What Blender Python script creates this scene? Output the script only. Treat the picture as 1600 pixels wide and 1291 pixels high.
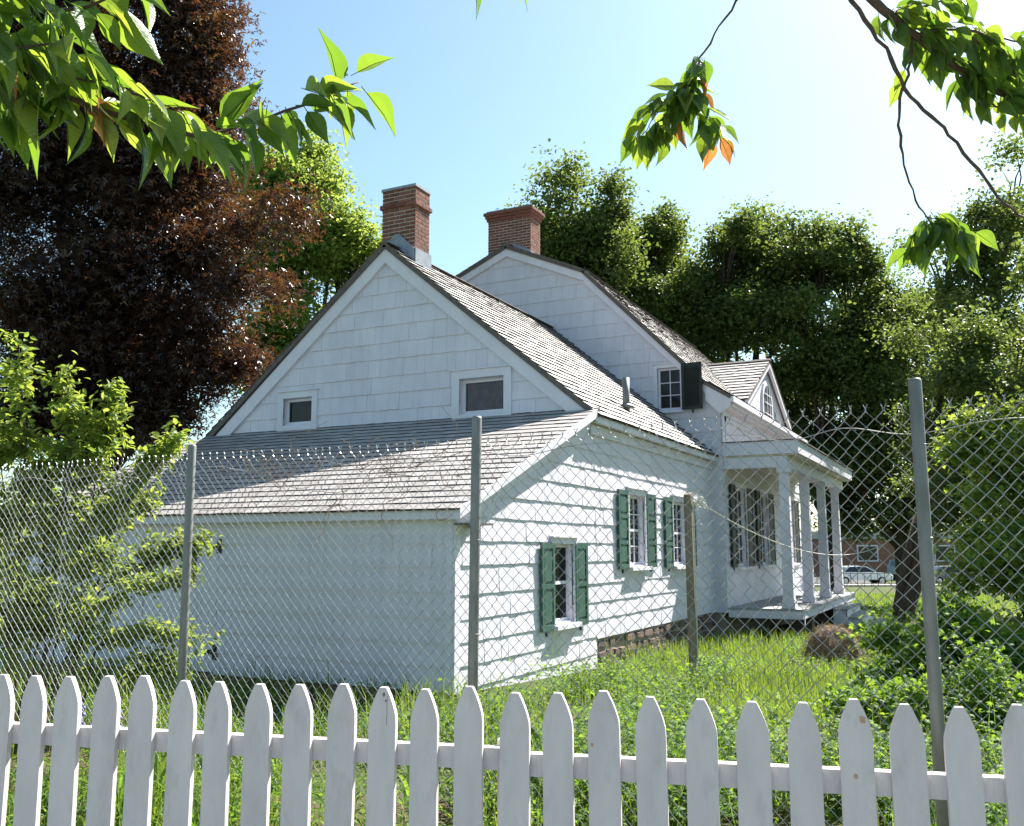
import bpy, math, random
import numpy as np
from mathutils import Matrix, Vector
random.seed(7); rng = np.random.default_rng(7)
for o in list(bpy.data.objects): bpy.data.objects.remove(o)
sc = bpy.context.scene
col = sc.collection
# ------------------------------------------------------------------ camera
FPX, IW, IH = 1460.0, 1600, 1291
pit, az = math.atan2(213, 1460), math.radians(26.6)
CAM = np.array([-8.525, -4.940, 1.55])
FW = np.array([math.cos(az)*math.cos(pit), math.sin(az)*math.cos(pit), math.sin(pit)])
RT = np.array([math.sin(az), -math.cos(az), 0.0])
UP = np.cross(RT, FW)
FH = np.array([math.cos(az), math.sin(az), 0.0])
cd = bpy.data.cameras.new('camera'); cam = bpy.data.objects.new('camera', cd); col.objects.link(cam)
cd.sensor_fit = 'HORIZONTAL'; cd.sensor_width = 36; cd.lens = 36*FPX/IW
cd.clip_start = .05; cd.clip_end = 2000
m = Matrix.Identity(4)
for i in range(3):
    m[i][0], m[i][1], m[i][2], m[i][3] = RT[i], UP[i], -FW[i], CAM[i]
cam.matrix_world = m
sc.camera = cam
# ------------------------------------------------------------------ sky, sun, exposure
SUN = np.array([3.1, -1.0, 3.6]); SUN /= np.linalg.norm(SUN)
w = bpy.data.worlds.new('World'); sc.world = w; w.use_nodes = True
nt = w.node_tree; bg = nt.nodes['Background']; bg.inputs[1].default_value = .066
sk = nt.nodes.new('ShaderNodeTexSky'); sk.sky_type = 'NISHITA'; sk.sun_disc = False
sk.sun_elevation = math.asin(SUN[2]); sk.sun_rotation = math.atan2(SUN[0], SUN[1])
sk.altitude = 0; sk.air_density = 1.0; sk.dust_density = 1.0; sk.ozone_density = .35
tn = nt.nodes.new('ShaderNodeMix'); tn.data_type = 'RGBA'; tn.blend_type = 'MULTIPLY'; tn.inputs[0].default_value = 1; tn.inputs[7].default_value = (.92, 1.07, 1.0, 1)
nt.links.new(sk.outputs[0], tn.inputs[6]); nt.links.new(tn.outputs[2], bg.inputs[0])
ld = bpy.data.lights.new('sun', 'SUN'); ld.energy = 5.0; ld.angle = math.radians(.53); ld.color = (1, .95, .87)
lo = bpy.data.objects.new('sun', ld); col.objects.link(lo); lo.location = (30, -20, 40)
lo.rotation_euler = Vector(SUN).to_track_quat('Z', 'Y').to_euler()
sc.view_settings.view_transform = 'Standard'; sc.view_settings.look = 'None'
sc.view_settings.gamma = 1; sc.view_settings.use_curve_mapping = False
sc.view_settings.exposure = 1.72
sc.cycles.use_denoising = True
sc.cycles.max_bounces = 8; sc.cycles.transparent_max_bounces = 12
sc.cycles.diffuse_bounces = 4; sc.cycles.transmission_bounces = 6

# ------------------------------------------------------------------ helpers
def P(px, py, d):                       # a place d metres ahead
    return CAM + (FW*FPX + RT*(px-IW/2) + UP*(IH/2-py))*d/FPX
def on_z(px, py, z):
    r = FW*FPX + RT*(px-IW/2) + UP*(IH/2-py); return CAM + r*(z-CAM[2])/r[2]
def gz(x, y):
    s = (np.asarray(x)-CAM[0])*FH[0] + (np.asarray(y)-CAM[1])*FH[1]
    return np.interp(s, [0, 11, 22, 70, 5000], [0, 0, -.32, -1.2, -1.2])
WO = {}
def place(o, parent, T):
    T = Vector([float(v) for v in T]); WO[o.name] = T
    if parent is not None:
        o.parent = parent; o.location = T - WO[parent.name]
    else: o.location = T
def tag(o, label=None, cat=None, group=None, kind=None):
    if label: o['label'] = label
    if cat: o['category'] = cat
    if group: o['group'] = group
    if kind: o['kind'] = kind
    return o
def thing(name, label, cat, loc, group=None):
    o = bpy.data.objects.new(name, None); o.empty_display_size = .2; col.objects.link(o)
    place(o, None, loc); return tag(o, label, cat, group)
def add(name, me, parent=None, T=(0, 0, 0), kind=None):
    o = bpy.data.objects.new(name, me); col.objects.link(o); place(o, parent, T)
    if kind: o['kind'] = kind
    return o
class MB:
    def __init__(s): s.v, s.f = [], []
    def poly(s, pts):
        i = len(s.v); s.v += [tuple(map(float, p)) for p in pts]; s.f.append(tuple(range(i, i+len(pts))))
    def hexa(s, p):                      # 8 points: bottom 4 ccw then top 4
        i = len(s.v); s.v += [tuple(map(float, q)) for q in p]
        for q in ((0,3,2,1),(4,5,6,7),(0,1,5,4),(1,2,6,5),(2,3,7,6),(3,0,4,7)): s.f.append(tuple(i+k for k in q))
    def box(s, x0, x1, y0, y1, z0, z1):
        s.hexa([(x0,y0,z0),(x1,y0,z0),(x1,y1,z0),(x0,y1,z0),(x0,y0,z1),(x1,y0,z1),(x1,y1,z1),(x0,y1,z1)])
    def pbox(s, pl, u0, u1, v0, v1, w0, w1):
        s.hexa([pl(u0,v0,w0),pl(u1,v0,w0),pl(u1,v1,w0),pl(u0,v1,w0),pl(u0,v0,w1),pl(u1,v0,w1),pl(u1,v1,w1),pl(u0,v1,w1)])
    def prism(s, a, b):                  # two matching polygons
        n = len(a); i = len(s.v); s.v += [tuple(map(float, q)) for q in list(a)+list(b)]
        s.f.append(tuple(i+k for k in reversed(range(n)))); s.f.append(tuple(i+n+k for k in range(n)))
        for k in range(n): s.f.append((i+k, i+(k+1) % n, i+n+(k+1) % n, i+n+k))
    def tube(s, pts, rad, n=6):
        pts = [np.asarray(p, float) for p in pts]
        if not hasattr(rad, '__len__'): rad = [rad]*len(pts)
        i = len(s.v); up = np.array([.13, .31, .94])
        for k, p in enumerate(pts):
            t = pts[min(k+1, len(pts)-1)] - pts[max(k-1, 0)]; t = t/(np.linalg.norm(t)+1e-9)
            a = np.cross(t, up); 
            if np.linalg.norm(a) < .15: a = np.cross(t, np.array([1., 0, 0]))
            a /= np.linalg.norm(a); b = np.cross(t, a)
            for j in range(n):
                q = 2*math.pi*j/n; s.v.append(tuple(p + rad[k]*(a*math.cos(q)+b*math.sin(q))))
        for k in range(len(pts)-1):
            for j in range(n):
                s.f.append((i+k*n+j, i+k*n+(j+1) % n, i+(k+1)*n+(j+1) % n, i+(k+1)*n+j))
        s.f.append(tuple(i+j for j in reversed(range(n)))); s.f.append(tuple(i+(len(pts)-1)*n+j for j in range(n)))
    def mesh(s, name, mat, smooth=False):
        me = bpy.data.meshes.new(name); me.from_pydata(s.v, [], s.f); me.materials.append(mat)
        if smooth: me.polygons.foreach_set('use_smooth', [True]*len(me.polygons))
        me.update(); return me
    def build(s, name, mat, parent=None, smooth=False, kind=None, at=None):
        if parent is None and at is not None:
            a = np.asarray(at, float); s.v = [tuple(np.asarray(q)-a) for q in s.v]
            return add(name, s.mesh(name, mat, smooth), None, at, kind)
        return add(name, s.mesh(name, mat, smooth), parent, (0, 0, 0), kind)
def npmesh(name, V, F, mat, var=None):
    me = bpy.data.meshes.new(name); n, k = F.shape
    me.vertices.add(len(V)); me.vertices.foreach_set('co', V.astype(np.float32).ravel())
    me.loops.add(n*k); me.loops.foreach_set('vertex_index', F.astype(np.int32).ravel())
    me.polygons.add(n); me.polygons.foreach_set('loop_start', (np.arange(n)*k).astype(np.int32))
    if var is not None:
        a = me.attributes.new('var', 'FLOAT', 'POINT'); a.data.foreach_set('value', var.astype(np.float32))
    me.materials.append(mat); me.update(calc_edges=True); me.shade_flat(); return me
def unit(a): return a/(np.linalg.norm(a, axis=-1, keepdims=True)+1e-9)
# ---- materials
def nmat(name, rough=.8, spec=.3):
    mt = bpy.data.materials.new(name); mt.use_nodes = True; t = mt.node_tree
    b = t.nodes['Principled BSDF']; b.inputs['Roughness'].default_value = rough; b.inputs['Specular IOR Level'].default_value = spec
    return mt, t, b
def noise(t, scale, vec=(1,1,1), detail=4, rough=.6):
    g = t.nodes.new('ShaderNodeNewGeometry'); mp = t.nodes.new('ShaderNodeMapping'); mp.inputs['Scale'].default_value = vec
    n = t.nodes.new('ShaderNodeTexNoise'); n.inputs['Scale'].default_value = scale; n.inputs['Detail'].default_value = detail; n.inputs['Roughness'].default_value = rough
    t.links.new(g.outputs['Position'], mp.inputs[0]); t.links.new(mp.outputs[0], n.inputs['Vector']); return n.outputs['Fac']
def ramp(t, fac, stops):
    r = t.nodes.new('ShaderNodeValToRGB'); e = r.color_ramp.elements
    while len(e) < len(stops): e.new(.5)
    for q, (p, c) in zip(e, stops):
        q.position = p; q.color = tuple(c)+(1,) if hasattr(c, '__len__') else (c, c, c, 1)
    t.links.new(fac, r.inputs[0]); return r.outputs[0]
def mix(t, a, b, fac, mode='MIX'):
    x = t.nodes.new('ShaderNodeMix'); x.data_type = 'RGBA'; x.blend_type = mode
    for s, v in ((6, a), (7, b), (0, fac)):
        if hasattr(v, 'links') or hasattr(v, 'is_linked'): t.links.new(v, x.inputs[s])
        elif hasattr(v, '__len__'): x.inputs[s].default_value = tuple(v)+(1,)
        else: x.inputs[s].default_value = v
    return x.outputs[2]
def bump(t, b, h, dist=.01, strength=.6):
    n = t.nodes.new('ShaderNodeBump'); n.inputs['Distance'].default_value = dist; n.inputs['Strength'].default_value = strength
    t.links.new(h, n.inputs['Height']); t.links.new(n.outputs[0], b.inputs['Normal'])
def surf(name, c1, c2, scale=4, vec=(1,1,1), rough=.8, bscale=40, bvec=(1,1,1), bdist=.004, rnd=0, dirt=None, spec=.3, metal=0, dscale=5, dvec=(1,1,1), dlim=(.55,.75)):
    mt, t, b = nmat(name, rough, spec); b.inputs['Metallic'].default_value = metal
    c = ramp(t, noise(t, scale, vec), [(.3, c1), (.7, c2)])
    if rnd:
        oi = t.nodes.new('ShaderNodeObjectInfo'); c = mix(t, c, ramp(t, oi.outputs['Random'], [(0, 1-rnd), (1, 1.0)]), 1.0, 'MULTIPLY')
    if dirt:
        c = mix(t, c, dirt, ramp(t, noise(t, dscale, dvec, 6, .7), [(dlim[0], 0.0), (dlim[1], 1.0)]))
    t.links.new(c, b.inputs['Base Color'])
    if bdist: bump(t, b, noise(t, bscale, bvec, 5), bdist)
    return mt
def leafmat(name, stops, trans, tmix=.4, rough=.5, spec=.35):
    mt, t, b = nmat(name, rough, spec)
    a = t.nodes.new('ShaderNodeAttribute'); a.attribute_name = 'var'
    fac = a.outputs['Fac']
    t.links.new(ramp(t, fac, stops), b.inputs['Base Color'])
    tr = t.nodes.new('ShaderNodeBsdfTranslucent'); t.links.new(ramp(t, fac, trans), tr.inputs[0])
    mx = t.nodes.new('ShaderNodeMixShader'); mx.inputs[0].default_value = tmix
    t.links.new(b.outputs[0], mx.inputs[1]); t.links.new(tr.outputs[0], mx.inputs[2])
    t.links.new(mx.outputs[0], t.nodes['Material Output'].inputs[0]); return mt
WHITE = surf('white_painted_wood', (.63,.61,.69), (.72,.70,.77), 3, (1,1,.5), .62, 30, (3,3,.25), .003, 0, (.52,.53,.50), dscale=3, dvec=(2,2,.6), dlim=(.6,.85))
SHING = surf('white_painted_shingle', (.62,.60,.69), (.71,.69,.77), 3, (1,1,.6), .65, 45, (3,3,.12), .005, .06, (.54,.53,.50), dscale=2.2, dvec=(3,3,.5), dlim=(.58,.9))
PICK = surf('picket_white_paint', (.57,.52,.525), (.67,.62,.62), 9, (1,1,.3), .6, 60, (2,2,.12), .004, .05, (.42,.39,.37), dscale=11, dvec=(1,1,.45), dlim=(.54,.82))
CHIP = surf('bare_wood_chip', (.42,.24,.15), (.55,.36,.25), 60, rough=.9)
STAIN = surf('grey_mildew_stain', (.10,.085,.08), (.25,.22,.21), 90, rough=.95)
def roofmat(name, a, b2, dk):
    mt, t, b = nmat(name, .52, .85)
    at = t.nodes.new('ShaderNodeAttribute'); at.attribute_name = 'var'
    c = ramp(t, at.outputs['Fac'], [(0, a), (1, b2)])
    c = mix(t, c, dk, ramp(t, noise(t, 1.6, (1,1,1), 6, .7), [(.5, 0.0), (.8, .75)]))
    c = mix(t, c, ramp(t, noise(t, 14, (3,3,1), 4), [(.25, .7), (.7, 1.0)]), 1.0, 'MULTIPLY')
    t.links.new(c, b.inputs['Base Color']); bump(t, b, noise(t, 60, (1,1,.4), 4), .004); return mt
ROOF = roofmat('weathered_cedar_roof', (.31,.285,.275), (.44,.41,.40), (.26,.215,.21))
BUTT = surf('dark_shingle_butt', (.035,.028,.026), (.075,.06,.055), 30, rough=.95)  # butt ends set much darker than the shingle faces
ROOFEDGE = surf('roof_edge_wood', (.10,.085,.08), (.16,.14,.13), 12, rough=.9)
LEAD = surf('lead_flashing', (.20,.22,.25), (.30,.32,.36), 9, rough=.5, metal=.3)
GALV = surf('galvanised_steel', (.16,.165,.16), (.25,.255,.245), 12, (1,1,.4), .55, 50, bdist=.002, metal=.45, dirt=(.16,.16,.145), dscale=9, dvec=(1,1,.35), dlim=(.5,.75))
WIRE = surf('fence_wire', (.26,.26,.26), (.42,.42,.42), 40, rough=.36, metal=.85, bdist=0)
GREEN = surf('green_shutter_paint', (.030,.085,.068), (.05,.12,.095), 6, rough=.5, bscale=60, bdist=.002)
BLACK = surf('dark_shutter_paint', (.010,.017,.016), (.02,.03,.028), 6, rough=.5, bscale=60, bdist=.002)
IRON = surf('black_iron', (.01,.01,.01), (.03,.03,.03), 20, rough=.6)
BRICK = surf('red_brick', (.19,.075,.058), (.30,.13,.098), 18, rough=.9, bscale=90, bdist=.004, rnd=.45, dirt=(.40,.27,.22), dlim=(.6,.85), dscale=14)
MORTAR = surf('mortar', (.50,.46,.42), (.60,.56,.51), 25, rough=.95)
STONE = surf('foundation_stone', (.13,.09,.072), (.25,.175,.14), 7, rough=.95, bscale=20, bdist=.02, rnd=.4, dirt=(.30,.25,.20), dlim=(.6,.8))
OLDWOOD = surf('grey_old_wood', (.16,.125,.085), (.26,.21,.15), 8, (4,4,.3), .9, 40, (4,4,.3), .006)
DECK = surf('porch_deck', (.28,.28,.29), (.38,.38,.38), 6, (.3,4,1), .7, 40, bdist=.003)
CEIL = surf('porch_ceiling_paint', (.55,.50,.40), (.62,.57,.47), 5, rough=.7)
ROPE = surf('white_cord', (.55,.53,.48), (.7,.68,.62), 80, rough=.9)
BARK = surf('bark', (.035,.028,.022), (.085,.068,.054), 9, (2,2,.5), .95, 18, (2,2,.4), .03)
TWIG = surf('twig_bark', (.055,.035,.028), (.11,.075,.06), 60, rough=.7, bscale=150, bdist=.002)
DRYV = surf('dry_vine', (.14,.10,.075), (.24,.18,.14), 40, rough=.9)
def glassmat():
    mt, t, b = nmat('window_glass', .03, .5)
    b.inputs['Base Color'].default_value = (.02,.025,.03,1)
    tr = t.nodes.new('ShaderNodeBsdfTransparent'); mx = t.nodes.new('ShaderNodeMixShader'); fr = t.nodes.new('ShaderNodeFresnel'); fr.inputs[0].default_value = 1.5
    mth = t.nodes.new('ShaderNodeMath'); mth.operation = 'ADD'; mth.inputs[1].default_value = .16; t.links.new(fr.outputs[0], mth.inputs[0])
    t.links.new(mth.outputs[0], mx.inputs[0]); t.links.new(tr.outputs[0], mx.inputs[1]); t.links.new(b.outputs[0], mx.inputs[2])
    t.links.new(mx.outputs[0], t.nodes['Material Output'].inputs[0]); return mt
GLASS = glassmat()
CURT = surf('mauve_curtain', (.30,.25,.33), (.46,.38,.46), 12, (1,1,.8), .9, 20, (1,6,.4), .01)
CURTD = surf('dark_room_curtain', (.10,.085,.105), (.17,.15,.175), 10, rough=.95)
DARK = surf('dark_interior', (.035,.035,.04), (.07,.07,.075), 5, rough=.95)  # near-black sheet behind panes, painted in place of the unlit room

# ------------------------------------------------------------------ ground and road
def ground_mat():
    mt, t, b = nmat('ground_soil_and_grass', .95, .1)
    soil = ramp(t, noise(t, 3, (1,1,1), 8, .7), [(.3, (.055,.040,.026)), (.7, (.14,.105,.07))])
    green = ramp(t, noise(t, 6, (1,1,1), 8, .7), [(.3, (.035,.06,.014)), (.7, (.085,.13,.03))])
    c = mix(t, soil, green, ramp(t, noise(t, .7, (1,1,1), 6, .6), [(.40, 0.0), (.55, 1.0)]))
    t.links.new(c, b.inputs['Base Color']); bump(t, b, noise(t, 12, (1,1,1), 8, .7), .08); return mt
n = 90
g1 = np.concatenate([np.linspace(-400, -30, 12), np.linspace(-28, 60, 70), np.linspace(65, 900, 20)])
g2 = np.concatenate([np.linspace(-600, -45, 14), np.linspace(-42, 45, 70), np.linspace(50, 700, 14)])
GX, GY = np.meshgrid(g1, g2, indexing='ij')
GZ = gz(GX, GY) + .035*np.sin(GX*1.3+.4*GY)*np.cos(GY*1.1)*(np.abs(GX) < 60)
V = np.stack([GX, GY, GZ], -1).reshape(-1, 3)
ii = np.arange(len(g1)*len(g2)).reshape(len(g1), len(g2))
F4 = np.stack([ii[:-1,:-1], ii[1:,:-1], ii[1:,1:], ii[:-1,1:]], -1).reshape(-1, 4)
go = add('ground', npmesh('ground', V, F4, ground_mat())); go['kind'] = 'structure'
ASPH = surf('asphalt', (.045,.045,.047), (.075,.073,.07), 3, rough=.9, bscale=60, bdist=.004)
CONC = surf('sidewalk_concrete', (.33,.32,.30), (.45,.43,.40), 2, rough=.9)
PATH = surf('worn_path', (.17,.16,.15), (.25,.235,.215), 2, rough=.95)
def strip(name, d0, d1, z, mt, thick=.15):
    b = MB(); a = [CAM + FH*d + RT*l for d, l in ((d0,-120),(d0,160),(d1,160),(d1,-120))]
    b.prism([(q[0],q[1],z-thick) for q in a], [(q[0],q[1],z) for q in a])
    o = b.build(name, mt); o['kind'] = 'structure'; return o
b = MB(); a = [fq for fq in ((-6.25,8),(-5.0,-9),(-9.9,-9),(-9.9,8))]; b.prism([(x,y,-.2) for x,y in a], [(x,y,.02) for x,y in a]); o = b.build('footpath', PATH); o['kind'] = 'structure'
strip('road', 72.5, 96, -1.19, ASPH, .05)
strip('pavement', 70.5, 72.45, -1.07, CONC, .3)

# ------------------------------------------------------------------ the house
H = thing('farmhouse', 'white shingled old farmhouse with cedar roofs and two brick chimneys', 'house', (0, 0, 0))
class Plane:
    def __init__(s, O, U, V, N): s.O, s.U, s.V, s.N = [np.array(q, float) for q in (O, U, V, N)]
    def __call__(s, u, v, w=0.0): return s.O + s.U*u + s.V*v + s.N*w
def clip(poly, conv):
    out = list(poly); n = len(conv)
    for i in range(n):
        a, b = conv[i], conv[(i+1) % n]; inp, out = out, []
        side = lambda p: (b[0]-a[0])*(p[1]-a[1]) - (b[1]-a[1])*(p[0]-a[0])
        for k in range(len(inp)):
            p, q = inp[k-1], inp[k]; sp, sq = side(p), side(q)
            if (sp >= 0) != (sq >= 0):
                t = sp/(sp-sq); out.append((p[0]+(q[0]-p[0])*t, p[1]+(q[1]-p[1])*t))
            if sq >= 0: out.append(q)
        if not out: return []
    return out
def parea(p): return abs(sum(p[i-1][0]*p[i][1]-p[i][0]*p[i-1][1] for i in range(len(p))))/2
def minus(r, holes):
    rs = [r]
    for h in holes:
        nx = []
        for (a, b, c, d) in rs:
            if h[0] >= b or h[1] <= a or h[2] >= d or h[3] <= c: nx.append((a, b, c, d)); continue
            if a < h[0]: nx.append((a, h[0], c, d))
            if b > h[1]: nx.append((h[1], b, c, d))
            a2, b2 = max(a, h[0]), min(b, h[1])
            if c < h[2]: nx.append((a2, b2, c, h[2]))
            if d > h[3]: nx.append((a2, b2, h[3], d))
        rs = nx
    return [q for q in rs if (q[1]-q[0]) > .012 and (q[3]-q[2]) > .012]
unit_b = MB(); unit_b.hexa([(0,0,0),(1,0,0),(1,1,0),(0,1,0),(0,0,1),(1,0,1),(1,1,.3),(0,1,.3)])
UNIT = unit_b.mesh('shingle', SHING)
CNT = {'shingle': 0, 'brick': 0}
def shingle_wall(pl, poly, holes, courses, wr, single, name='wall', thick=.026, jit=.004, wmax=None, backing=True):
    us = [p[0] for p in poly]; vs = [p[1] for p in poly]
    u0, u1, v0, v1 = min(us), max(us), min(vs), max(vs)
    wb = MB()
    br = sorted(set([v0, v1]+[h[2] for h in holes]+[h[3] for h in holes]))
    for c, d in zip(br[:-1], br[1:]):
        for (a, b2, c2, d2) in minus((u0, u1, c, d), holes):
            q = clip([(a,c2),(b2,c2),(b2,d2),(a,d2)], poly)
            if len(q) > 2: wb.prism([pl(x,y,-.06) for x,y in q], [pl(x,y,0) for x,y in q])
    wall = wb.build(name, SHING, H)
    st = MB(); R = Matrix(((pl.U[0],pl.V[0],pl.N[0],0),(pl.U[1],pl.V[1],pl.N[1],0),(pl.U[2],pl.V[2],pl.N[2],0),(0,0,0,1)))
    for c, d in zip(courses[:-1], courses[1:]):
        u = u0 - random.random()*wr[0]
        while u < u1:
            wd = random.uniform(*wr); a, b2 = u+.0012, u+wd-.0012; u += wd
            cc = c + random.uniform(-jit, jit)
            for r in minus((a, b2, cc, d+.03), holes):
                q = clip([(r[0],r[2]),(r[1],r[2]),(r[1],r[3]),(r[0],r[3])], poly)
                if len(q) < 3 or parea(q) < .0006: continue
                tk = thick*random.uniform(.85, 1.25)
                if CNT['shingle'] < 300 and single(r) and parea(q) > .014:
                    CNT['shingle'] += 1
                    if len(q) == 4 and abs(parea(q)-(r[1]-r[0])*(r[3]-r[2])) < 1e-6:
                        o = bpy.data.objects.new('shingle', UNIT); col.objects.link(o); T = pl(r[0], r[2], .001)
                        o.parent = wall
                        o.matrix_local = Matrix.Translation(Vector(T)) @ R @ Matrix.Diagonal((r[1]-r[0], r[3]-r[2], tk, 1))
                    else:
                        b = MB(); hgt = d+.03-cc
                        b.prism([pl(x,y,.001) for x,y in q], [pl(x,y,.001+tk*(1-.7*(y-cc)/hgt)) for x,y in q])
                        b.build('shingle', SHING, wall)
                else:
                    hgt = d+.03-cc
                    st.prism([pl(x,y,.001) for x,y in q], [pl(x,y,.001+tk*(1-.7*(y-cc)/hgt)) for x,y in q])
    if st.v: st.build('shingle_courses', SHING, wall, kind='stuff')
    return wall
def courses(v0, v1, e, first=None):
    out = [v0]; v = v0 + (first or e)
    while v < v1: out.append(v); v += e*random.uniform(.93, 1.07)
    out.append(v1); return out
W = 7.1
GXW, MXW = 3.85, 10.4           # gable planes of wing and of main block
# planes: u to the right as seen from outside
pG = Plane((GXW, W, 0), (0,-1,0), (0,0,1), (-1,0,0))      # wing gable: u = W - y
pL = Plane((0, W, 0), (0,-1,0), (0,0,1), (-1,0,0))        # lean-to front
pR = Plane((0, 0, 0), (1,0,0), (0,0,1), (0,-1,0))         # side wall: u = x
pM = Plane((MXW, 9.55, 0), (0,-1,0), (0,0,1), (-1,0,0))   # main gable: u = 9.55 - y
pF = Plane((0, -.26, 0), (1,0,0), (0,0,1), (0,-1,0))      # main front: u = x
# --- wing gable
def gw(y): return W - y
wh1 = (gw(5.60), gw(4.99), 3.64, 4.09); wh2 = (gw(2.15), gw(1.38), 3.60, 4.15)
gable = [(-.02, 3.40), (W+.02, 3.40), (W+.02, 3.58), (W/2, 6.44), (-.02, 3.58)]
shingle_wall(pG, gable, [wh1, wh2], courses(3.40, 6.5, .284, .36), (.12, .27), lambda r: True)
# --- lean-to front
door = (gw(4.45), gw(3.22), .10, 1.78)
shingle_wall(pL, [(0,.10),(W,.10),(W,1.90),(0,1.90)], [door], courses(.10, 1.90, .25), (.12,.26), lambda r: False, thick=.028, jit=.003)
# --- side wall of lean-to and wing
w1h = (2.47, 3.12, .62, 1.62); w2h = (5.33, 6.10, 1.30, 2.40); w3h = (7.65, 8.5, 1.28, 2.40)
lean = [(0,.08),(3.97,-.09),(3.97,3.42),(3.75,3.42),(0,1.93)]
cz = [-.1, .11, .345, .585, .82, 1.075, 1.385, 1.64, 1.90, 2.15, 2.42, 2.68, 2.94, 3.42]
shingle_wall(pR, lean, [w1h], cz, (.12,.25), lambda r: r[1]-r[0] > .03, thick=.020)
wing = [(3.97,.31),(10.4,.31),(10.4,3.42),(3.97,3.42)]
shingle_wall(pR, wing, [w2h, w3h], [.31]+cz[3:], (.14,.27), lambda r: False, thick=.020)
# --- main gable and main front wall
mwin = (9.55-1.06, 9.55-.54, 4.46, 5.36)
gm = lambda y: 9.55 - y
mg = [(gm(9.55),.3),(gm(-.26),.3),(gm(-.26),4.72),(gm(2.72),7.68),(gm(4.65),8.50),(gm(6.58),7.68),(gm(9.55),4.72)]
shingle_wall(pM, mg, [mwin], courses(.3, 8.6, .325), (.16,.34), lambda r: False)
pw = [(11.30,12.27,1.2,2.86),(13.72,14.62,1.2,2.86),(17.2,18.1,1.2,2.86)]
shingle_wall(pF, [(10.4,.30),(19.2,.30),(19.2,4.7),(10.4,4.7)], pw, courses(.30, 4.7, .26), (.15,.3), lambda r: False)
# closing walls never seen from the garden
b = MB(); b.prism([(19.14,y,z) for y,z in ((-.2,-.9),(9.5,-.9),(9.5,4.6),(6.6,7.6),(4.65,8.4),(2.7,7.6),(-.2,4.6))], [(19.2,y,z) for y,z in ((-.2,-.9),(9.5,-.9),(9.5,4.6),(6.6,7.6),(4.65,8.4),(2.7,7.6),(-.2,4.6))]); b.box(10.4, 19.2, 9.5, 9.55, -.9, 4.7); b.box(3.9, 10.4, 7.04, 7.1, -.3, 3.5); b.box(0, 3.9, 7.04, 7.1, -.3, 1.9)
b.build('wall', SHING, H)
# --- corner boards and friezes
b = MB(); b.box(-.022, .085, -.024, -.001, .09, 1.92); b.box(-.024, -.001, 0, .09, .09, 1.92); b.build('corner_board', WHITE, H)
# --- roofs
def roof_slope(name, O, U, V, N, L, S, e, wr=(.09,.22), th=.030, parent=None, under=.07):
    """shingled slope: origin at the eave, U along the eave (L), V up the slope (S)"""
    pl = Plane(O, U, V, N)
    b = MB(); b.pbox(pl, 0, L, 0, S, -under, -.004); deck = b.build(name, ROOFEDGE, H)
    VV, FF, VR, MI = [], [], [], []; c = 0; v = -.03
    while v < S:
        u = -random.random()*.1; top = min(v+e*1.35, S)
        while u < L:
            wd = random.uniform(*wr); a, bb = max(u, -.01), min(u+wd-.0025, L+.01); u += wd
            if bb-a < .02: continue
            v0 = v + random.uniform(-.004, .004); t = th*random.uniform(.9, 1.25); k = random.random()
            pts = [pl(a,v0,t),pl(bb,v0,t),pl(bb,top,.003),pl(a,top,.003),pl(a,v0,-.003),pl(bb,v0,-.003)]
            VV += pts; VR += [k]*6
            FF += [(c,c+1,c+2,c+3),(c+4,c+5,c+1,c)]; MI += [0, 1]
            c += 6
        v += e
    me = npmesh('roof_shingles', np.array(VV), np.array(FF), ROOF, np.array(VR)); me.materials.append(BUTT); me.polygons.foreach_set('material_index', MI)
    add('roof_shingles', me, deck, kind='stuff')
    return deck
def slope(p0, p1):
    d = np.array(p1, float)-np.array(p0, float); L = np.linalg.norm(d); return d/L, L
# lean-to roof
v, S = slope((-.16,0,1.965), (GXW,0,3.55)); nrm = np.array([-v[2],0,v[0]])
roof_slope('roof', (-.16, W+.14, 1.965), (0,-1,0), v, nrm, W+.29, S, .205, th=.017)
# wing roof, both slopes
v, S = slope((0,-.17,3.44), (0,3.55,6.53)); nrm = np.array([0,-v[2],v[1]])
roof_slope('roof', (3.74,-.17,3.44), (1,0,0), v, nrm, MXW-3.74, S, .18)
v2, S2 = slope((0,W+.27,3.44), (0,3.55,6.53)); n2 = np.array([0,-v2[2],v2[1]])*-1
roof_slope('roof', (MXW,W+.27,3.44), (-1,0,0), v2, n2, MXW-3.74, S2, .18)
# main gambrel
mw = 19.35-10.28
def mroof(a, bb, flip=False):
    v, S = slope((0,)+a, (0,)+bb)
    if not flip: return roof_slope('roof', (10.28,a[0],a[1]), (1,0,0), v, np.array([0,-v[2],v[1]]), mw, S, .19)
    return roof_slope('roof', (19.35,a[0],a[1]), (-1,0,0), v, np.array([0,v[2],-v[1]]), mw, S, .19)
mroof((-.52,4.66),(.05,5.02)); mroof((.03,5.0),(2.70,7.74)); mroof((2.66,7.73),(4.65,8.60))
mroof((9.8,4.5),(6.6,7.74), True); mroof((6.64,7.73),(4.65,8.60), True)
b = MB(); b.prism([(3.73,3.45,6.52),(3.73,3.65,6.52),(3.73,3.55,6.585)], [(MXW,3.45,6.52),(MXW,3.65,6.52),(MXW,3.55,6.585)])
b.prism([(10.27,4.5,8.60),(10.27,4.8,8.60),(10.27,4.65,8.66)], [(19.36,4.5,8.60),(19.36,4.8,8.60),(19.36,4.65,8.66)]); b.build('ridge_cap', ROOFEDGE, H)
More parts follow.
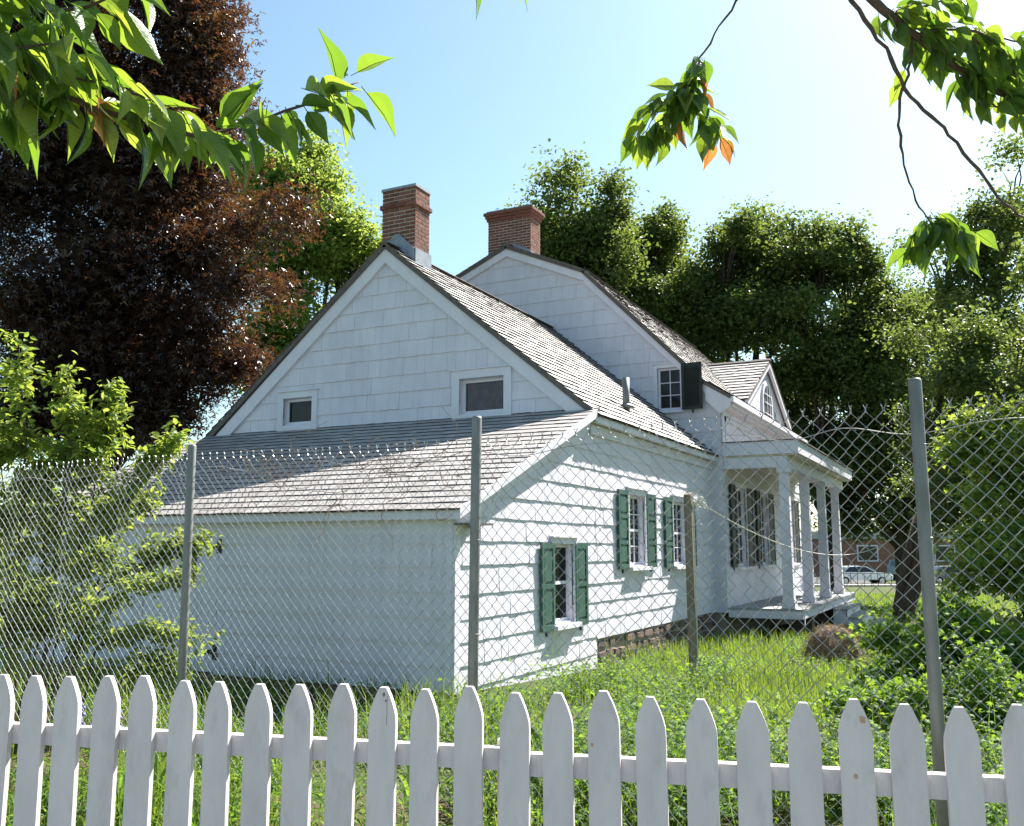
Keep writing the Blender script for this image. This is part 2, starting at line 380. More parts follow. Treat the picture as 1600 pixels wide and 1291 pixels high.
# --- trim
def rake(pl, p, q, wid, w0, w1, name='rake_board', mat=WHITE, drop=0.0):
    """board that follows the line p-q in the wall plane and hangs below it"""
    b = MB(); a = [(p[0],p[1]-drop),(q[0],q[1]-drop),(q[0],q[1]-drop-wid),(p[0],p[1]-drop-wid)]
    if p[0] > q[0]: a = a[::-1]
    b.prism([pl(x,y,w0) for x,y in a], [pl(x,y,w1) for x,y in a]); return b.build(name, mat, H)
rake(pG, (-.02, 3.49), (W/2, 6.47), .27, .002, .075); rake(pG, (W+.02, 3.49), (W/2, 6.47), .27, .003, .076)
rake(pG, (-.17, 3.45), (W/2, 6.555), .05, .078, .115, 'roof_edge', ROOFEDGE); rake(pG, (W+.17, 3.45), (W/2, 6.555), .05, .079, .116, 'roof_edge', ROOFEDGE)
for s in (1, -1):
    f_ = lambda y: gm(4.65 - s*(4.65-y))
    rake(pM, (f_(-.3), 4.66), (f_(2.70), 7.69), .24, .003+.001*s, .085+.001*s); rake(pM, (f_(2.70), 7.70), (gm(4.65), 8.545), .20, .006+.001*s, .09+.001*s)
    rake(pM, (f_(.0), 5.0), (f_(2.70), 7.775), .055, .092+.001*s, .13+.001*s, 'roof_edge', ROOFEDGE); rake(pM, (f_(2.70), 7.775), (gm(4.65), 8.63), .05, .094+.001*s, .132+.001*s, 'roof_edge', ROOFEDGE)
# lean-to side rake with soffit
def lz(x): return 1.965 + .395*(x+.16)
b = MB()
a = [(-.17, lz(-.17)+.012), (3.72, lz(3.72)+.012), (3.72, lz(3.72)-.10), (-.17, lz(-.17)-.10)][::-1]
b.prism([(x,-.135,z) for x,z in a], [(x,-.163,z) for x,z in a]); b.build('rake_board', WHITE, H)
b = MB(); a = [(-.16, lz(-.16)-.075), (3.80, lz(3.80)-.075), (3.80, lz(3.80)-.11), (-.16, lz(-.16)-.11)][::-1]
b.prism([(x,-.002,z) for x,z in a], [(x,-.134,z) for x,z in a]); b.build('soffit', WHITE, H)
b = MB(); a = [(-.02, lz(-.0)-.112), (3.74, lz(3.74)-.112), (3.74, lz(3.74)-.26), (-.02, lz(0)-.26)][::-1]
b.prism([(x,-.021,z) for x,z in a], [(x,-.045,z) for x,z in a]); b.build('frieze_board', WHITE, H)
# eave of lean-to front, wing eave
b = MB(); b.box(-.155, -.125, -.132, W+.13, 1.86, 1.955); b.build('fascia', WHITE, H)
b = MB(); b.box(-.124, -.001, -.13, W+.1, 1.865, 1.89); b.build('soffit', WHITE, H)
b = MB(); b.box(-.03, -.011, .0, W, 1.70, 1.862); b.build('frieze_board', WHITE, H)
b = MB(); b.box(3.70, MXW-.01, -.164, -.130, 3.325, 3.425); b.build('fascia', WHITE, H)
b = MB(); b.box(3.74, MXW-.01, -.129, -.001, 3.335, 3.355); b.build('soffit', WHITE, H)
b = MB(); b.box(3.76, MXW-.01, -.05, -.022, 3.17, 3.322); b.build('frieze_board', WHITE, H)
b = MB(); b.box(-.06, .30, -.30, -.03, 1.80, 1.822); b.build('eave_return', ROOFEDGE, H)
b = MB(); b.box(.28, .32, -.07, -.023, 1.78, 1.83); b.build('bracket', IRON, H)
# --- foundation
FST = surf('foundation_mortar', (.24,.20,.165), (.33,.28,.23), 8, rough=.95, bscale=20, bdist=.02)
b = MB(); b.box(3.99, 10.42, .03, .4, -.9, .3); b.box(10.45, 19.1, -.2, .2, -1.2, .3); b.box(.03, 3.98, .03, .3, -.5, .07); b.box(.02,.3,.31,W-.1,-.5,.095)
fnd = b.build('foundation', FST, H)
for za, zb in ((-.30,-.155),(-.15,-.01),(-.005,.14),(.145,.29)):
    u = 4.0-random.random()*.2
    while u < 10.3:
        wd = random.uniform(.18,.52); b = MB(); e = .012
        x0, x1, z0, z1 = max(u,3.98)+.012, min(u+wd,10.38)-.012, za+random.uniform(0,.03), zb-random.uniform(0,.03); dp = random.uniform(.0,.05)
        fr = [(x0+.03,z0+random.uniform(.01,.05)),(x1-.04,z0+.01),(x1-.01,z0+.06),(x1-.015,z1-.04),(x1-.07,z1-.005),(x0+.05,z1-.01),(x0+.01,z1-.06)]
        mx, mz = (x0+x1)/2, (z0+z1)/2
        b.prism([(x,.06,z) for x,z in fr], [(x,.015-dp,z) for x,z in fr][:0] or [(mx+(x-mx)*.93,.01-dp,mz+(z-mz)*.9) for x,z in fr])
        b.build('stone', STONE, fnd); u += wd
u = .02
while u < 1.2:                                  # stones showing under the lean-to corner
    wd = random.uniform(.22,.4); b = MB(); b.hexa([(u,-.03,-.2),(u+wd-.02,-.03,-.2),(u+wd-.02,.1,-.2),(u,.1,-.2),(u+.01,-.012,.055),(u+wd-.04,-.012,.05),(u+wd-.04,.1,.05),(u+.01,.1,.055)])
    b.build('stone', STONE, fnd); u += wd
for k in range(9):
    y0 = .05+k*.38; b = MB(); b.hexa([(-.04,y0,-.2),(.1,y0,-.2),(.1,y0+.35,-.2),(-.04,y0+.35,-.2),(-.015,y0+.01,.09),(.1,y0+.01,.09),(.1,y0+.33,.09),(-.02,y0+.33,.085)]); b.build('stone', STONE, fnd)
# --- windows
def window(pl, h, nx, ny, curtain_or_dark_room, cas=.09, deep=.10, sill=True, head=True, sash=.04, proud=.045, mid=False):
    u0, u1, v0, v1 = h; b = MB()
    b.pbox(pl, u0-cas, u0, v0-.02, v1, .002, proud); b.pbox(pl, u1, u1+cas, v0-.02, v1, .002, proud)
    b.pbox(pl, u0-cas, u1+cas, v1, v1+cas, .002, proud+.002)
    b.pbox(pl, u0-.012, u0+.005, v0+.006, v1-.006, -deep, .0015); b.pbox(pl, u1-.005, u1+.012, v0+.006, v1-.006, -deep, .0015); b.pbox(pl, u0-.012, u1+.012, v1-.005, v1+.012, -deep, .0016); b.pbox(pl, u0-.012, u1+.012, v0-.012, v0+.005, -deep, .0016)
    wn = b.build('window', WHITE, H)
    if head: b = MB(); b.pbox(pl, u0-cas-.02, u1+cas+.02, v1+cas+.001, v1+cas+.022, .002, proud+.03); b.build('head_cap', WHITE, wn)
    b = MB()
    if sill: b.pbox(pl, u0-cas*.9, u1+cas*.9, v0-.075, v0-.021, .002, proud+.07)
    else: b.pbox(pl, u0-cas, u1+cas, v0-cas, v0-.021, .002, proud)
    b.build('sill', WHITE, wn)
    u0 += .006; u1 -= .006; v0 += .006; v1 -= .006; b = MB(); s = sash; z0, z1 = -deep+.012, -deep+.045
    b.pbox(pl, u0, u0+s, v0, v1, z0, z1); b.pbox(pl, u1-s, u1, v0, v1, z0, z1); b.pbox(pl, u0+s, u1-s, v0, v0+s, z0, z1); b.pbox(pl, u0+s, u1-s, v1-s, v1, z0, z1)
    if mid: vm = (v0+v1)/2; b.pbox(pl, u0+s, u1-s, vm-.02, vm+.02, z0+.002, z1+.004)
    b.build('sash', WHITE, wn)
    a0, a1, c0, c1 = u0+s, u1-s, v0+s, v1-s
    for i in range(1, nx):
        b = MB(); x = a0+(a1-a0)*i/nx; b.pbox(pl, x-.009, x+.009, c0, c1, z0+.004, z1-.002); b.build('muntin', WHITE, wn)
    for j in range(1, ny):
        b = MB(); y = c0+(c1-c0)*j/ny; b.pbox(pl, a0, a1, y-.009, y+.009, z0+.005, z1-.001); b.build('muntin', WHITE, wn)
    for i in range(nx):
        for j in range(ny):
            b = MB(); b.pbox(pl, a0+(a1-a0)*i/nx, a0+(a1-a0)*(i+1)/nx, c0+(c1-c0)*j/ny, c0+(c1-c0)*(j+1)/ny, z0+.008, z0+.012); b.build('pane', GLASS, wn)
    b = MB(); b.pbox(pl, u0-.01, u1+.01, v0-.01, v1+.01, -deep-.03, -deep-.012); b.build('curtain_or_dark_room', curtain_or_dark_room, wn)  # cloth in some windows; with DARK, room darkness put into a sheet's colour
    return wn
def shutter(pl, u0, u1, v0, v1, mt, hinge, panels=3, ang=0.0, louver=False, w0=.024):
    """hinge: 'l' or 'r' edge fixed to the wall; ang swings the free edge out"""
    wd = u1-u0; ca, sa = math.cos(ang), math.sin(ang)
    def q(u, v, w):
        if hinge == 'l': return pl(u0+u*ca-w*sa*0, v, w0+u*sa+w)
        return pl(u1-(wd-u)*ca, v, w0+(wd-u)*sa+w)
    b = MB()
    def bx(a, c, d, e, f, g): b.hexa([q(a,d,f),q(c,d,f),q(c,e,f),q(a,e,f),q(a,d,g),q(c,d,g),q(c,e,g),q(a,e,g)])
    st = .06; bx(0, st, v0, v1, 0, .034); bx(wd-st, wd, v0, v1, 0, .034); hh = (v1-v0)
    cuts = [v0] + [v0+hh*k/panels for k in range(1, panels)] + [v1]
    for k, c in enumerate(cuts):
        a0, a1 = (c, c+.07) if k == 0 else ((c-.07, c) if k == len(cuts)-1 else (c-.03, c+.03))
        bx(st, wd-st, a0, a1, .001, .033)
    sh = b.build('shutter', mt, H)
    for k in range(panels):
        c0, c1 = cuts[k]+(.07 if k == 0 else .03), cuts[k+1]-(.07 if k == panels-1 else .03); b = MB()
        if louver:
            nl = int((c1-c0)/.045); bx(st, wd-st, c0, c1, -.002, .003)
            for j in range(nl):
                y = c0+(c1-c0)*j/nl
                b.hexa([q(st,y,.004),q(wd-st,y,.004),q(wd-st,y+.008,.004),q(st,y+.008,.004),q(st,y-.02,.03),q(wd-st,y-.02,.03),q(wd-st,y-.012,.03),q(st,y-.012,.03)])
        else:
            bx(st, wd-st, c0, c1, .006, .014); bx(st+.03, wd-st-.03, c0+.035, c1-.035, .0145, .026)
        b.build('panel', mt, sh)
    b = MB(); bx(wd*.5-.015, wd*.5+.015, v0-.07, v0-.01, -.03, .01); b.build('shutter_dog', IRON, sh)
    return sh
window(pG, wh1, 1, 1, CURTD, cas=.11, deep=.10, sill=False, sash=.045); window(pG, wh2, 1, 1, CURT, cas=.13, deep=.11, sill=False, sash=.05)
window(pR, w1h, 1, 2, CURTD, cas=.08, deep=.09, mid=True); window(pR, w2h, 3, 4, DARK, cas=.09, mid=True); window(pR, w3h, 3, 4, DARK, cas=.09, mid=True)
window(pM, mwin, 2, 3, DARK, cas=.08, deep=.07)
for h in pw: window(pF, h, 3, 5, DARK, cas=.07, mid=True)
shutter(pR, 2.05, 2.45, .55, 1.63, GREEN, 'r', 2, .02); shutter(pR, 3.14, 3.54, .55, 1.63, GREEN, 'l', 2, .02)
shutter(pR, 4.80, 5.26, 1.26, 2.45, GREEN, 'r', 3, .02); shutter(pR, 6.16, 6.60, 1.26, 2.45, GREEN, 'l', 3, .02)
shutter(pR, 7.12, 7.58, 1.24, 2.45, GREEN, 'r', 3, .02); shutter(pR, 8.56, 9.02, 1.24, 2.45, GREEN, 'l', 3, .02)
shutter(pM, gm(.50), gm(.06), 4.42, 5.40, BLACK, 'l', 1, .05, True, .14)
for (a, c, d, e) in pw:
    shutter(pF, a-.56, a-.05, d-.02, e+.03, BLACK, 'r', 2, .05); shutter(pF, c+.05, c+.54, d-.02, e+.03, BLACK, 'l', 2, .05)
# --- lean-to door with iron hinges
b = MB(); b.pbox(pL, door[0]+.006, door[1]-.006, door[2]+.02, door[3]-.006, -.03, .006); dr = b.build('door', WHITE, H)
for k in range(1, 6):
    b = MB(); u = door[0]+(door[1]-door[0])*k/6; b.pbox(pL, u-.11, u+.085 if k < 5 else u+.19, door[2]+.03, door[3]-.016, .0065, .014); b.build('plank', WHITE, dr)
for v_ in (.35, 1.58):
    b = MB(); b.pbox(pL, door[1]-.16, door[1]-.02, v_-.02, v_+.03, .016, .03); b.pbox(pL, door[1]-.03, door[1]+.04, v_-.08, v_+.09, .021, .034); b.build('hinge', IRON, dr)
b = MB(); b.pbox(pL, door[1]-.52, door[1]-.36, 1.22, 1.46, .016, .03); b.pbox(pL, door[1]-.60, door[1]-.53, 1.30, 1.36, .016, .05); b.build('latch', IRON, dr)
# --- chimneys
def chimney(x0, x1, y0, y1, zb, zt, cap, bands):
    b = MB(); i = .008; b.box(x0+i, x1-i, y0+i, y1-i, zb, zt-.01); ch = b.build('chimney', MORTAR, H)
    bh = .069; st = MB(); z = zb+.02; k = 0; ub = MB(); ub.box(0,1,0,1,0,1); UB = ub.mesh('brick', BRICK)
    while z < zt-.03:
        o = 0.0
        for (lo, hi, off) in bands:
            if lo <= z+.01 < hi: o = off
        X0, X1, Y0, Y1 = x0-o, x1+o, y0-o, y1+o
        if o > 0: st.box(X0+i, X1-i, Y0+i, Y1-i, z-.008, z+bh+.001)
        for face in range(4):
            L = (Y1-Y0) if face in (0, 2) else (X1-X0); s = -(.105 if k % 2 else 0)
            while s < L-.01:
                a, c = max(s, 0)+.007, min(s+.21, L)-.007; s += .21
                if c-a < .02: continue
                dp = random.uniform(-.002, .004); t0 = .1 if face in (0,2) else .098
                if face == 0: B = (X0-dp, X0+t0-.01, Y0+a, Y0+c)
                elif face == 2: B = (X1-t0, X1+dp, Y0+a, Y0+c)
                elif face == 1: B = (X0+a, X0+c, Y0-dp, Y0+t0-.012)
                else: B = (X0+a, X0+c, Y1-t0, Y1+dp)
                if face in (0, 1) and CNT['brick'] < 300 and c-a > .05:
                    CNT['brick'] += 1
                    o_ = bpy.data.objects.new('brick', UB); col.objects.link(o_); o_.parent = ch
                    o_.location = (B[0], B[2], z); o_.scale = (B[1]-B[0], B[3]-B[2], bh-.017)
                else: st.box(B[0], B[1], B[2], B[3], z, z+bh-.017)
        z += bh; k += 1
    st.build('brick_courses', BRICK, ch, kind='stuff')
    b = MB(); b.box(x0-cap, x1+cap, y0-cap, y1+cap, zt-.02, zt+.025); b.build('cap', LEAD, ch)
    return ch
c1 = chimney(4.12, 4.58, 3.2, 3.86, 6.0, 7.60, .015, [(7.23, 7.30, .035)])
b = MB(); b.prism([(4.105,3.86,6.50),(4.105,3.58,6.78),(4.105,3.50,6.78),(4.105,3.19,6.50),(4.105,3.185,6.1),(4.105,3.86,6.2)][::-1], [(4.085,3.86,6.50),(4.085,3.58,6.78),(4.085,3.50,6.78),(4.085,3.19,6.50),(4.085,3.185,6.1),(4.085,3.86,6.2)][::-1])
b.box(4.10, 4.60, 3.165, 3.187, 6.1, 6.50); b.build('flashing', LEAD, c1)
c2 = chimney(10.75, 11.30, 4.22, 5.36, 8.1, 9.66, .03, [(9.38, 9.46, .03), (9.46, 9.54, .06), (9.54, 9.7, .09)])
b = MB(); b.prism([(10.735,5.0,8.6),(10.735,4.72,8.76),(10.735,4.6,8.76),(10.735,4.2,8.56),(10.735,4.2,8.3),(10.735,5.0,8.3)][::-1], [(10.715,5.0,8.6),(10.715,4.72,8.76),(10.715,4.6,8.76),(10.715,4.2,8.56),(10.715,4.2,8.3),(10.715,5.0,8.3)][::-1])
b.box(10.73, 11.32, 4.19, 4.207, 8.25, 8.53); b.build('flashing', LEAD, c2)
# --- roof vents
b = MB(); b.tube([(6.4,.36,3.75),(6.4,.36,4.45)], .062, 14); b.tube([(6.4,.36,3.93),(6.4,.36,4.0)], [.16,.075], 14); b.build('vent_pipe', GALV, H, True)
b = MB(); b.tube([(.53,5.27,2.1),(.53,5.27,2.62)], .05, 14); b.build('vent_pipe', GALV, H, True)
# --- main cornice and panelled frieze over the porch
b = MB(); X1 = 19.3
b.box(10.30, X1, -.56, -.50, 4.53, 4.65); b.box(10.33, X1, -.50, -.44, 4.46, 4.60); b.box(10.36, X1, -.44, -.30, 4.40, 4.52); b.box(10.39, X1, -.33, -.29, 4.28, 4.40); b.build('cornice', WHITE, H)
b = MB(); b.box(10.37, 10.55, -.30, -.285, 3.70, 4.28); b.box(10.60, 10.66, -.31, -.285, 3.72, 4.28); b.box(10.60, X1, -.31, -.285, 4.18, 4.275); b.build('frieze_board', WHITE, H)
b = MB(); b.box(10.56, X1, -.284, -.278, 3.60, 4.30); b.build('panel', WHITE, H)
b = MB(); a = [(-.50,4.60),(-.50,4.46),(-.262,4.30),(.02,4.60),(.02,4.93)]; b.prism([(10.30,y,z) for y,z in a], [(10.385,y,z) for y,z in a]); b.build('cornice_return', WHITE, H)
# --- porch
b = MB(); b.box(10.42, 18.7, -1.72, -.28, 3.60, 3.66); b.build('porch_roof', ROOFEDGE, H)
b = MB(); b.box(10.38, 18.74, -1.78, -1.74, 3.43, 3.69); b.box(10.38, 10.42, -1.735, -.28, 3.43, 3.69); b.box(18.70,18.74,-1.735,-.28,3.43,3.69); b.build('fascia', WHITE, H)
b = MB(); b.box(10.36, 18.78, -1.82, -.28, 3.692, 3.715); b.build('roof_edge', ROOFEDGE, H)
b = MB(); b.box(10.43, 18.69, -1.735, -.285, 3.40, 3.43); b.build('porch_ceiling', CEIL, H)
b = MB(); b.box(10.44, 18.6, -1.55, -1.36, 3.17, 3.395); b.box(10.44, 10.60, -1.355, -.29, 3.17, 3.395); b.build('beam', WHITE, H)
for X in (10.56, 12.9, 15.25, 17.6):
    b = MB(); y = -1.455; r0, r1 = .105, .088
    b.hexa([(X-r0,y-r0,.53),(X+r0,y-r0,.53),(X+r0,y+r0,.53),(X-r0,y+r0,.53),(X-r1,y-r1,3.08),(X+r1,y-r1,3.08),(X+r1,y+r1,3.08),(X-r1,y+r1,3.08)])
    cl = b.build('column', WHITE, H)
    b = MB(); b.box(X-.13,X+.13,y-.13,y+.13,.41,.535); b.box(X-.117,X+.117,y-.117,y+.117,.536,.57); b.build('base', WHITE, cl)
    b = MB(); b.box(X-.125,X+.125,y-.125,y+.125,3.06,3.168); b.build('capital', WHITE, cl)
b = MB(); b.box(10.45, 18.5, -1.70, -.30, .2, .36); b.build('porch_frame', OLDWOOD, H)
b = MB(); x = 10.40
while x < 18.6: b.box(x, x+.115, -1.76, -.285, .365, .402+random.uniform(-.002,.002)); x += .12
b.build('porch_floor', DECK, H)
b = MB(); b.box(10.41, 18.55, -1.73, -1.705, .21, .36); b.box(10.41, 10.44, -1.70, -.29, .21, .36); b.build('fascia', WHITE, H)
for X in (12.2, 14.2, 16.2, 18.2): b = MB(); b.box(X, X+.35, -1.6, -1.2, -.9, .2); b.build('pier', STONE, H)
b = MB(); b.box(10.50, 10.58, -1.74, -1.732, .1, .4); b.build('trim_board', WHITE, H)
# steps down to the lawn
sx0, sx1 = 14.1, 16.6
for k in range(4):
    y = -1.78-.30*k; z = .22-.18*k; b = MB()
    b.box(sx0-.04, sx1+.04, y-.31, y+.0, z-.035, z); st_ = b.build('step', DECK, H)
    b = MB(); b.box(sx0, sx1, y-.28, y-.26, z-.18, z-.036); b.build('riser', WHITE, st_)
for X in (sx0, sx1-.05):
    b = MB(); a = [(-1.77,.30),(-1.77,-.7),(-2.95,-.7),(-2.95,-.36),(-2.67,-.36),(-2.67,-.18),(-2.37,-.18),(-2.37,.0),(-2.07,.0),(-2.07,.18),(-1.77,.18)]
    b.prism([(X,y,z-.002) for y,z in a[1:]], [(X+.05,y,z-.002) for y,z in a[1:]]); b.build('stringer', WHITE, H)
# --- dormer on the front slope
dx, dz, dhw, deav, dyf = 15.88, 6.42, 2.75, 5.02, -.10
b = MB(); fp = [(dx-dhw+.25,4.9),(dx+dhw-.25,4.9),(dx+dhw-.25,5.05),(dx,dz-.08),(dx-dhw+.25,5.05)]
b.prism([(x,.05,z) for x,z in fp], [(x,dyf+.0,z) for x,z in fp]); dorm = b.build('dormer', SHING, H)
for s in (-1, 1):
    e0 = np.array([dx+s*dhw, dyf-.14, deav]); d_ = np.array([-s*dhw, 0, dz-deav]); S = np.linalg.norm(d_); v = d_/S
    nrm = np.array([s*v[2], 0, abs(v[0])]); 
    if s < 0: roof_slope('dormer_roof', e0+np.array([0,2.0,0]), (0,-1,0), v, nrm, 2.0, S, .235)
    else: roof_slope('dormer_roof', e0, (0,1,0), v, nrm, 2.0, S, .235)
    b = MB(); a = [(dx+s*dhw, deav-.02),(dx, dz-.02),(dx, dz-.17),(dx+s*dhw, deav-.17)]
    if s < 0: a = a[::-1]
    b.prism([(x,dyf-.06,z) for x,z in a], [(x,dyf-.138-.001*s,z) for x,z in a]); b.build('rake_board', WHITE, dorm)
b = MB(); b.prism([(dx-.1,dyf-.16,dz),(dx+.1,dyf-.16,dz),(dx,dyf-.16,dz+.06)], [(dx-.1,1.8,dz),(dx+.1,1.8,dz),(dx,1.8,dz+.06)]); b.build('ridge_cap', ROOFEDGE, dorm)
def arch(hw, v0, vs, n=12): return [(dx-hw,v0),(dx+hw,v0)]+[(dx+hw*math.cos(t), vs+hw*math.sin(t)) for t in np.linspace(0, math.pi, n)]
b = MB(); b.prism([(x,dyf-.002,z) for x,z in arch(.62,4.75,5.28)], [(x,dyf-.05,z) for x,z in arch(.62,4.75,5.28)]); b.build('arched_casing', WHITE, dorm)
b = MB(); b.prism([(x,dyf-.051,z) for x,z in arch(.48,4.8,5.28)], [(x,dyf-.056,z) for x,z in arch(.48,4.8,5.28)]); b.build('pane', BLACK, dorm)
b = MB()
for x in (-.16,.16): b.box(dx+x-.012, dx+x+.012, dyf-.075, dyf-.057, 4.8, 5.7)
for z in (5.0,5.28,5.5): b.box(dx-.45, dx+.45, dyf-.076, dyf-.058, z-.012, z+.012)
b.build('muntin', WHITE, dorm)

# ------------------------------------------------------------------ picket fence
fa, fb = np.array([-6.115,-1.60]), np.array([-5.335,-4.90]); fd = unit(fb-fa); fn = np.array([fd[1], -fd[0]])   # fn towards camera
if fn @ (CAM[:2]-fa) < 0: fn = -fn
FZ = 1.095
pf = thing('picket_fence', 'white painted wooden picket fence with pointed pales and top rail', 'fence', (fa[0], fa[1], 0))
def pk(s, wv, z): q = fa+fd*s+fn*wv; return (q[0], q[1], z)
prof = [(.0485,0),(.0485,FZ-.118),(.0470,FZ-.091),(.0425,FZ-.072),(.0345,FZ-.048),(.0255,FZ-.026),(.0140,FZ-.003),(.0115,FZ)]
marks = []
for k in range(-2, 25):
    s = .0+k*.1515+random.uniform(-.004,.004); top = random.uniform(-.012,.008); tl = random.uniform(-.010,.010); wj = random.uniform(.96,1.05); pj = random.uniform(-.003,.003)
    out = [(x*wj, z+(top if z > .5 else 0)) for x, z in prof]+[(-x*wj, z+(top if z > .5 else 0)) for x, z in reversed(prof)]
    b = MB(); b.prism([pk(s+x+tl*z, .021+pj, z) for x, z in out], [pk(s+x+tl*z, .043+pj, z) for x, z in out]); p_ = b.build('picket', PICK, pf)
    me = p_.data
    if k in (10, 15, 20):
        mt = STAIN if k == 10 else CHIP
        for j, (u, z, rr) in enumerate({10: ((.004,FZ-.03,.006),(.012,FZ-.05,.004)), 15: ((-.036,FZ-.16,.005),), 20: ((.022,FZ-.05,.010),(-.006,FZ-.215,.007))}[k]):
            b = MB(); a = [(u+rr*random.uniform(.6,1.25)*math.cos(t), z+rr*random.uniform(.7,1.5)*math.sin(t)) for t in np.linspace(0,5.7,12)]
            b.prism([pk(s+x+tl*zz,.0425+pj,zz) for x,zz in a],[pk(s+x+tl*zz,.0435+pj+.0004*j,zz) for x,zz in a])
            b.build('paint_chip' if mt is CHIP else 'stain', mt, p_)
        if k in (10, 14):
            b = MB(); u = random.uniform(-.01,.02); pts = [(u+.004*math.sin(q*3.1), FZ-.03-.02*q) for q in range(6)]
            b.prism([pk(s+x+tl*z-.0008,.0425+pj,z) for x,z in pts]+[pk(s+x+tl*z+.0006,.0425+pj,z) for x,z in reversed(pts)], [pk(s+x+tl*z-.0008,.0437+pj,z) for x,z in pts]+[pk(s+x+tl*z+.0006,.0437+pj,z) for x,z in reversed(pts)]); b.build('crack', STAIN, p_)
for (s0, s1, za, zb, nm) in ((-.5, 1.945, .835, .905, 'rail'), (1.955, 3.8, .822, .892, 'rail'), (-.5, 3.8, .22, .29, 'rail')):
    b = MB(); b.prism([pk(s0,-.02,za),pk(s0,.0205,za),pk(s0,.0205,zb),pk(s0,-.02,zb)], [pk(s1,-.02,za),pk(s1,.0205,za),pk(s1,.0205,zb),pk(s1,-.02,zb)]); b.build(nm, PICK, pf)
b = MB(); b.prism([pk(1.905,-.10,-.1),pk(1.995,-.10,-.1),pk(1.995,-.021,-.1),pk(1.905,-.021,-.1)], [pk(1.905,-.10,.925),pk(1.995,-.10,.925),pk(1.995,-.021,.925),pk(1.905,-.021,.925)]); b.build('post', PICK, pf)

# ------------------------------------------------------------------ chain link fence
cf = thing('chain_link_fence', 'galvanised chain link fence with round steel posts before the house', 'fence', (-3.9, -1.5, 0))
def cx(y): return -3.85+.05*y
CT = 2.15; dw, dh = .0345, .0355
nz = 57; zs = CT - dh*np.arange(nz)
def wire_mesh(flip):
    b = MB(); pts = []
    yn = -dw*.5 if flip else dw*.5; sp_ = .009 if flip else -.009
    pts.append((0, yn+sp_, CT+.034)); pts.append((0, yn+sp_*.15, CT+.018))
    for i, z in enumerate(zs):
        sd = (i+flip) % 2; pts.append((.0018 if i % 2 else -.0018, (-dw if sd else dw)*.5, z))
    b.tube([(p[0], p[1], p[2]) for p in pts], .0028, 4); return b.mesh('wire', WIRE)
wm = [wire_mesh(0), wire_mesh(1)]
ys = np.arange(-5.35, 2.15, dw)
for i, y in enumerate(ys):
    dx_ = .012*math.sin(y*2.3)+.008*math.sin(y*5.1+1)
    o = add('wire', wm[i % 2], cf, (cx(y)+dx_, y, .018*math.sin(y*1.1+.6)))
    o.rotation_euler = (.004*math.sin(i*.7), .006*math.sin(i*.37), .05)
for y, zt, ln in ((-.24, 2.245, -.012), (-2.44, 2.28, .02), (-4.72, 2.29, -.006)):
    b = MB(); x = cx(y)-.045
    b.tube([(x, y, -.3), (x, y+.0-ln*.5, 1.0), (x, y-ln*1.2, zt-.012), (x, y-ln*1.2, zt)], [.028,.028,.028,.024], 16); po = b.build('post', GALV, cf, True)
    for zz in (.6, 1.1, 1.6, 2.0):
        b = MB(); b.tube([(x+.03*math.cos(t), y-ln*1.1*zz/2.2+.031*math.sin(t), zz) for t in np.linspace(-2.4, 2.4, 9)], .0018, 4); b.build('tie_wire', WIRE, po)
b = MB(); b.tube([(cx(y)+.006, y, 2.075+.022*math.sin(y*9.5+math.sin(y*3))) for y in np.arange(-5.35, 2.15, .05)], .0022, 4); b.build('tension_wire', WIRE, cf)

# ------------------------------------------------------------------ wooden post and cord
wp = np.array([2.82, -1.71])
t_ = thing('wooden_post', 'weathered square wooden post standing in the weeds by the house', 'post', (wp[0], wp[1], gz(*wp)))
b = MB(); x, y = wp; b.hexa([(x-.045,y-.045,-.3),(x+.045,y-.045,-.3),(x+.045,y+.045,-.3),(x-.045,y+.045,-.3),(x-.042,y-.03,2.22),(x+.042,y-.03,2.25),(x+.042,y+.06,2.25),(x-.042,y+.06,2.22)]); b.build('shaft', OLDWOOD, t_)
b = MB(); b.box(x-.05,x-.046,y-.03,y+.02,.72,.86); b.build('metal_tag', GALV, t_)
end = P(1400, 838, 22)
a0 = np.array([x, y-.05, 2.17])
b = MB(); pts = []
for k in range(26):
    t = k/25; q = a0*(1-t)+end*t; q[2] -= .62*4*t*(1-t)*.9; pts.append(q)
b.tube(pts, .007, 5)
for k in range(5):
    c = a0+np.array([random.uniform(-.02,.02), -.04-.02*k, -.02*k]); b.tube([c+.05*np.array([.3*math.cos(t), math.cos(t+k), math.sin(t)]) for t in np.linspace(0, 6.2, 12)], .007, 4)
b.tube([a0+np.array([0,-.03,0]), a0+np.array([0,-.07,-.2]), a0+np.array([0,-.05,-.28]), a0+np.array([0,-.10,-.32])], .005, 4)
b.tube([(x,y-.05,2.1),(x,y-.052,1.2),(x,y-.05,.25)], .011, 5)
co = b.build('cord', ROPE, None, at=a0); tag(co, 'pale cord knotted on the wooden post and sagging past the porch columns', 'cord')

